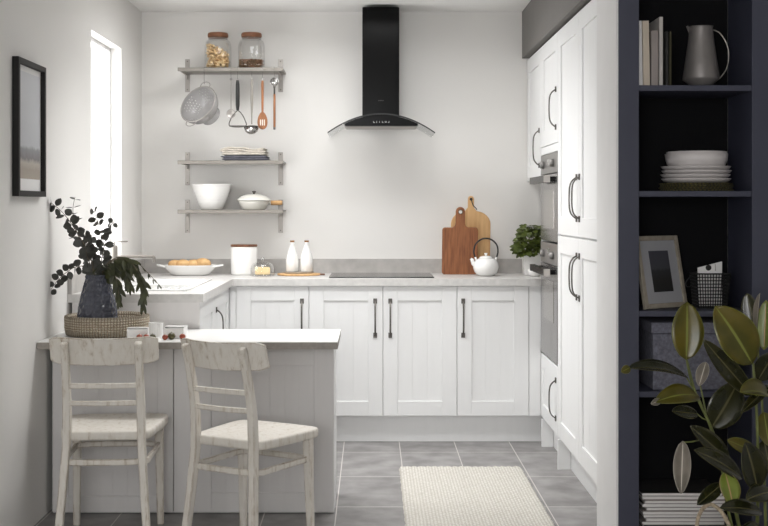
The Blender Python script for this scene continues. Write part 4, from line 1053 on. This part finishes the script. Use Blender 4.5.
def leaf(base, tip, wpx, m, yb, yt, nrm=(0,-1,.15), fold=.18, bend=0.0, twist=0, stemto=None, pet=True):
    """a broad leaf from its stalk end to its tip; base/tip seen at those places, depths yb, yt"""
    B = at(base[0], base[1], yb)+ro; T_ = at(tip[0], tip[1], yt)+ro
    W_ = wpx*((yb+yt)/2)/F
    d = T_-B; L_ = d.length; d.normalize(); N_ = Vector(nrm); sdv = d.cross(N_).normalized(); nn = sdv.cross(d)
    if nn.y > 0: nn = -nn; sdv = -sdv
    rows = []; n = 14
    for i in range(n+1):
        u = i/n
        hw = W_/2*(math.sin(PI*u**.92))**.62 if 0 < u < 1 else W_*.012
        if u > .93: hw *= .75
        c = B+d*L_*u+nn*bend*L_*math.sin(PI*u)
        row = []
        for k in range(7):
            v = -1+k/3
            row.append(c+sdv*hw*v*math.cos(fold)+nn*(abs(v)**1.3)*hw*fold*1.4+nn*twist*hw*v)
        rows.append(row)
    mb = MB(); R = [[mb.bm.verts.new(q) for q in r] for r in rows]
    for i in range(n):
        for k in range(6):
            f = mb.bm.faces.new((R[i][k], R[i][k+1], R[i+1][k+1], R[i+1][k]))
            for l, uv in zip(f.loops, ((k/6, i/n), ((k+1)/6, i/n), ((k+1)/6, (i+1)/n), (k/6, (i+1)/n))): l[mb.uv].uv = uv
    o = mb.build('leaf', m, rp, smooth=True, solid=.0012)
    if stemto:
        S_ = at(*stemto)+ro
        MB().tube([B+d*.004, (B+S_)/2+Vector((0,0,-.004)), S_], .0022, 6).build('petiole', 'stem_green', o, smooth=True)
    return o
leaf((686,360), (687,302), 33, 'rub_olive', 3.60, 3.63, bend=.03, stemto=(692,386,3.62))
leaf((752,364), (715,306), 43, 'rub_olive', 3.56, 3.55, (.1,-1,.2), bend=.05)
leaf((755,332), (747,293), 19, 'rub_dark', 3.76, 3.78, (-.5,-1,0))
leaf((757,330), (760,293), 10, 'rub_under', 3.70, 3.66, (-1,-.25,0), fold=.5)
leaf((764,350), (766,300), 17, 'rub_mid', 3.72, 3.74, (-.5,-1,0))
leaf((688,378), (628,368), 24, 'rub_dark', 3.62, 3.54, (-.1,-.55,1), fold=.25, bend=.06, stemto=(694,390,3.62))
leaf((630,367.5), (621,372), 9, 'rub_olive', 3.54, 3.52, (0,-1,.2), fold=.2)
leaf((699,396), (655,402), 25, 'rub_olive', 3.62, 3.54, (.0,-.8,.8), bend=.10, stemto=(703,408,3.62))
leaf((661,400), (651,404), 7, 'rub_under', 3.55, 3.53, (0,-1,.2), fold=.2)
leaf((752,396), (703,339), 21, 'rub_dark', 3.58, 3.52, (-.5,-.8,.4), fold=.35)
leaf((706,362), (699,386), 13, 'rub_under', 3.66, 3.64, (-.5,-1,0), fold=.3)
leaf((711,428), (738,382), 36, 'rub_dark', 3.64, 3.66, (.1,-1,.1), bend=.04)
leaf((770,385), (741,413), 12, 'rub_dark', 3.62, 3.52, (0,-1,.8), fold=.4)
leaf((772,398), (740,392), 28, 'rub_olive', 3.60, 3.50, (0,-.7,.8), bend=.08, fold=.3)
leaf((698,414), (672,411), 15, 'rub_dark', 3.64, 3.58, (0,-1,.6), stemto=(707,420,3.63))
leaf((683,441), (681,494), 18, 'rub_under', 3.56, 3.52, (-.25,-1,0), bend=-.03, fold=.28, stemto=(700,440,3.60))
leaf((729,460), (690,426), 21, 'rub_dark', 3.58, 3.52, (.1,-1,.5), fold=.3)
leaf((742,478), (694,450), 24, 'rub_dark', 3.56, 3.48, (-.1,-.9,.8), bend=.05)
leaf((756,452), (727,440), 15, 'rub_olive', 3.64, 3.60, (0,-1,.4))
leaf((757,489), (745,442), 31, 'rub_dark', 3.52, 3.50, (.3,-1,.1), bend=.04)
leaf((725,472), (733,506), 22, 'rub_mid', 3.52, 3.48, (.2,-1,.1), bend=.02, stemto=(722,466,3.58))
leaf((722,484), (697,505), 15, 'rub_dark', 3.56, 3.50, (0,-1,.5), fold=.25)
leaf((772,492), (746,500), 22, 'rub_dark', 3.54, 3.46, (0,-.8,.7), bend=.06)
leaf((762,512), (720,508), 20, 'rub_dark', 3.52, 3.44, (0,-.8,.8), bend=.05)
leaf((764,440), (771,474), 22, 'rub_dark', 3.60, 3.55, (-.3,-1,0))
leaf((764,412), (769,446), 18, 'rub_olive', 3.62, 3.57, (-.4,-1,0))
leaf((758,380), (775,352), 22, 'rub_dark', 3.66, 3.62, (-.4,-1,.2))
leaf((759,524), (742,545), 22, 'rub_dark', 3.52, 3.46, (0,-1,.4))

# ------------------------------------------------------------------ light
w = bpy.data.worlds.new('daylight'); SC.world = w; w.use_nodes = True
nt = w.node_tree; N = nt.nodes; L = nt.links; N.clear()
out = N.new('ShaderNodeOutputWorld'); bg = N.new('ShaderNodeBackground')
tc = N.new('ShaderNodeTexCoord'); sp = N.new('ShaderNodeSeparateXYZ'); L.new(tc.outputs['Generated'], sp.inputs[0])
mr = N.new('ShaderNodeMapRange'); mr.inputs['From Min'].default_value = -.35; mr.inputs['From Max'].default_value = .15
mr.inputs['To Min'].default_value = WORLD_BACK if 'WORLD_BACK' in globals() else 1.0; mr.inputs['To Max'].default_value = 5
L.new(sp.outputs[1], mr.inputs['Value']); L.new(mr.outputs[0], bg.inputs['Strength'])
bg.inputs['Color'].default_value = (.95,.97,1,1)
L.new(bg.outputs[0], out.inputs[0])
def area(name, loc, rot, sx, sy, power, col=(1,1,1), spread=PI):
    l = bpy.data.lights.new(name, 'AREA'); l.shape = 'RECTANGLE'; l.size = sx; l.size_y = sy; l.energy = power; l.color = col; l.spread = spread
    o = bpy.data.objects.new(name, l); COL.objects.link(o); o.location = loc; o.rotation_euler = rot
    return o
area('window_daylight', (XL-.125, (W1[0]+W1[1])/2, (W1[2]+W1[3])/2), (0,-PI/2,0), W1[3]-W1[2], W1[1]-W1[0], 14.5, (1,1,1))
area('rear_fill_light', ((W2[0]+W2[1])/2, -1.22, (W2[2]+W2[3])/2), (PI/2,0,0), W2[1]-W2[0], W2[3]-W2[2], 86, (1,1,1))  # added fill lamp behind the camera, brightens the surfaces facing it
for x, y, e_, sp_ in ((-.45,5.65,9,120), (.10,5.65,9,120), (-.6,6.4,7,165), (.10,6.4,6.5,165)):
    area('ceiling_light', (x, y, ZC-.02), (0,0,0), .4, .4, e_, (1,1,1), math.radians(sp_))

cam = bpy.data.cameras.new('camera'); co = bpy.data.objects.new('camera', cam); COL.objects.link(co)
co.location = (0,0,H); co.rotation_euler = (PI/2,0,0)
cam.sensor_width = 36; cam.lens = F/768*36; cam.shift_x = 13/768; cam.shift_y = -56/768
cam.clip_start = .05; cam.clip_end = 100
SC.camera = co
SC.view_settings.view_transform = 'Standard'; SC.view_settings.look = 'None'; SC.view_settings.exposure = 0.0; SC.view_settings.gamma = 1
SC.view_settings.use_curve_mapping = False
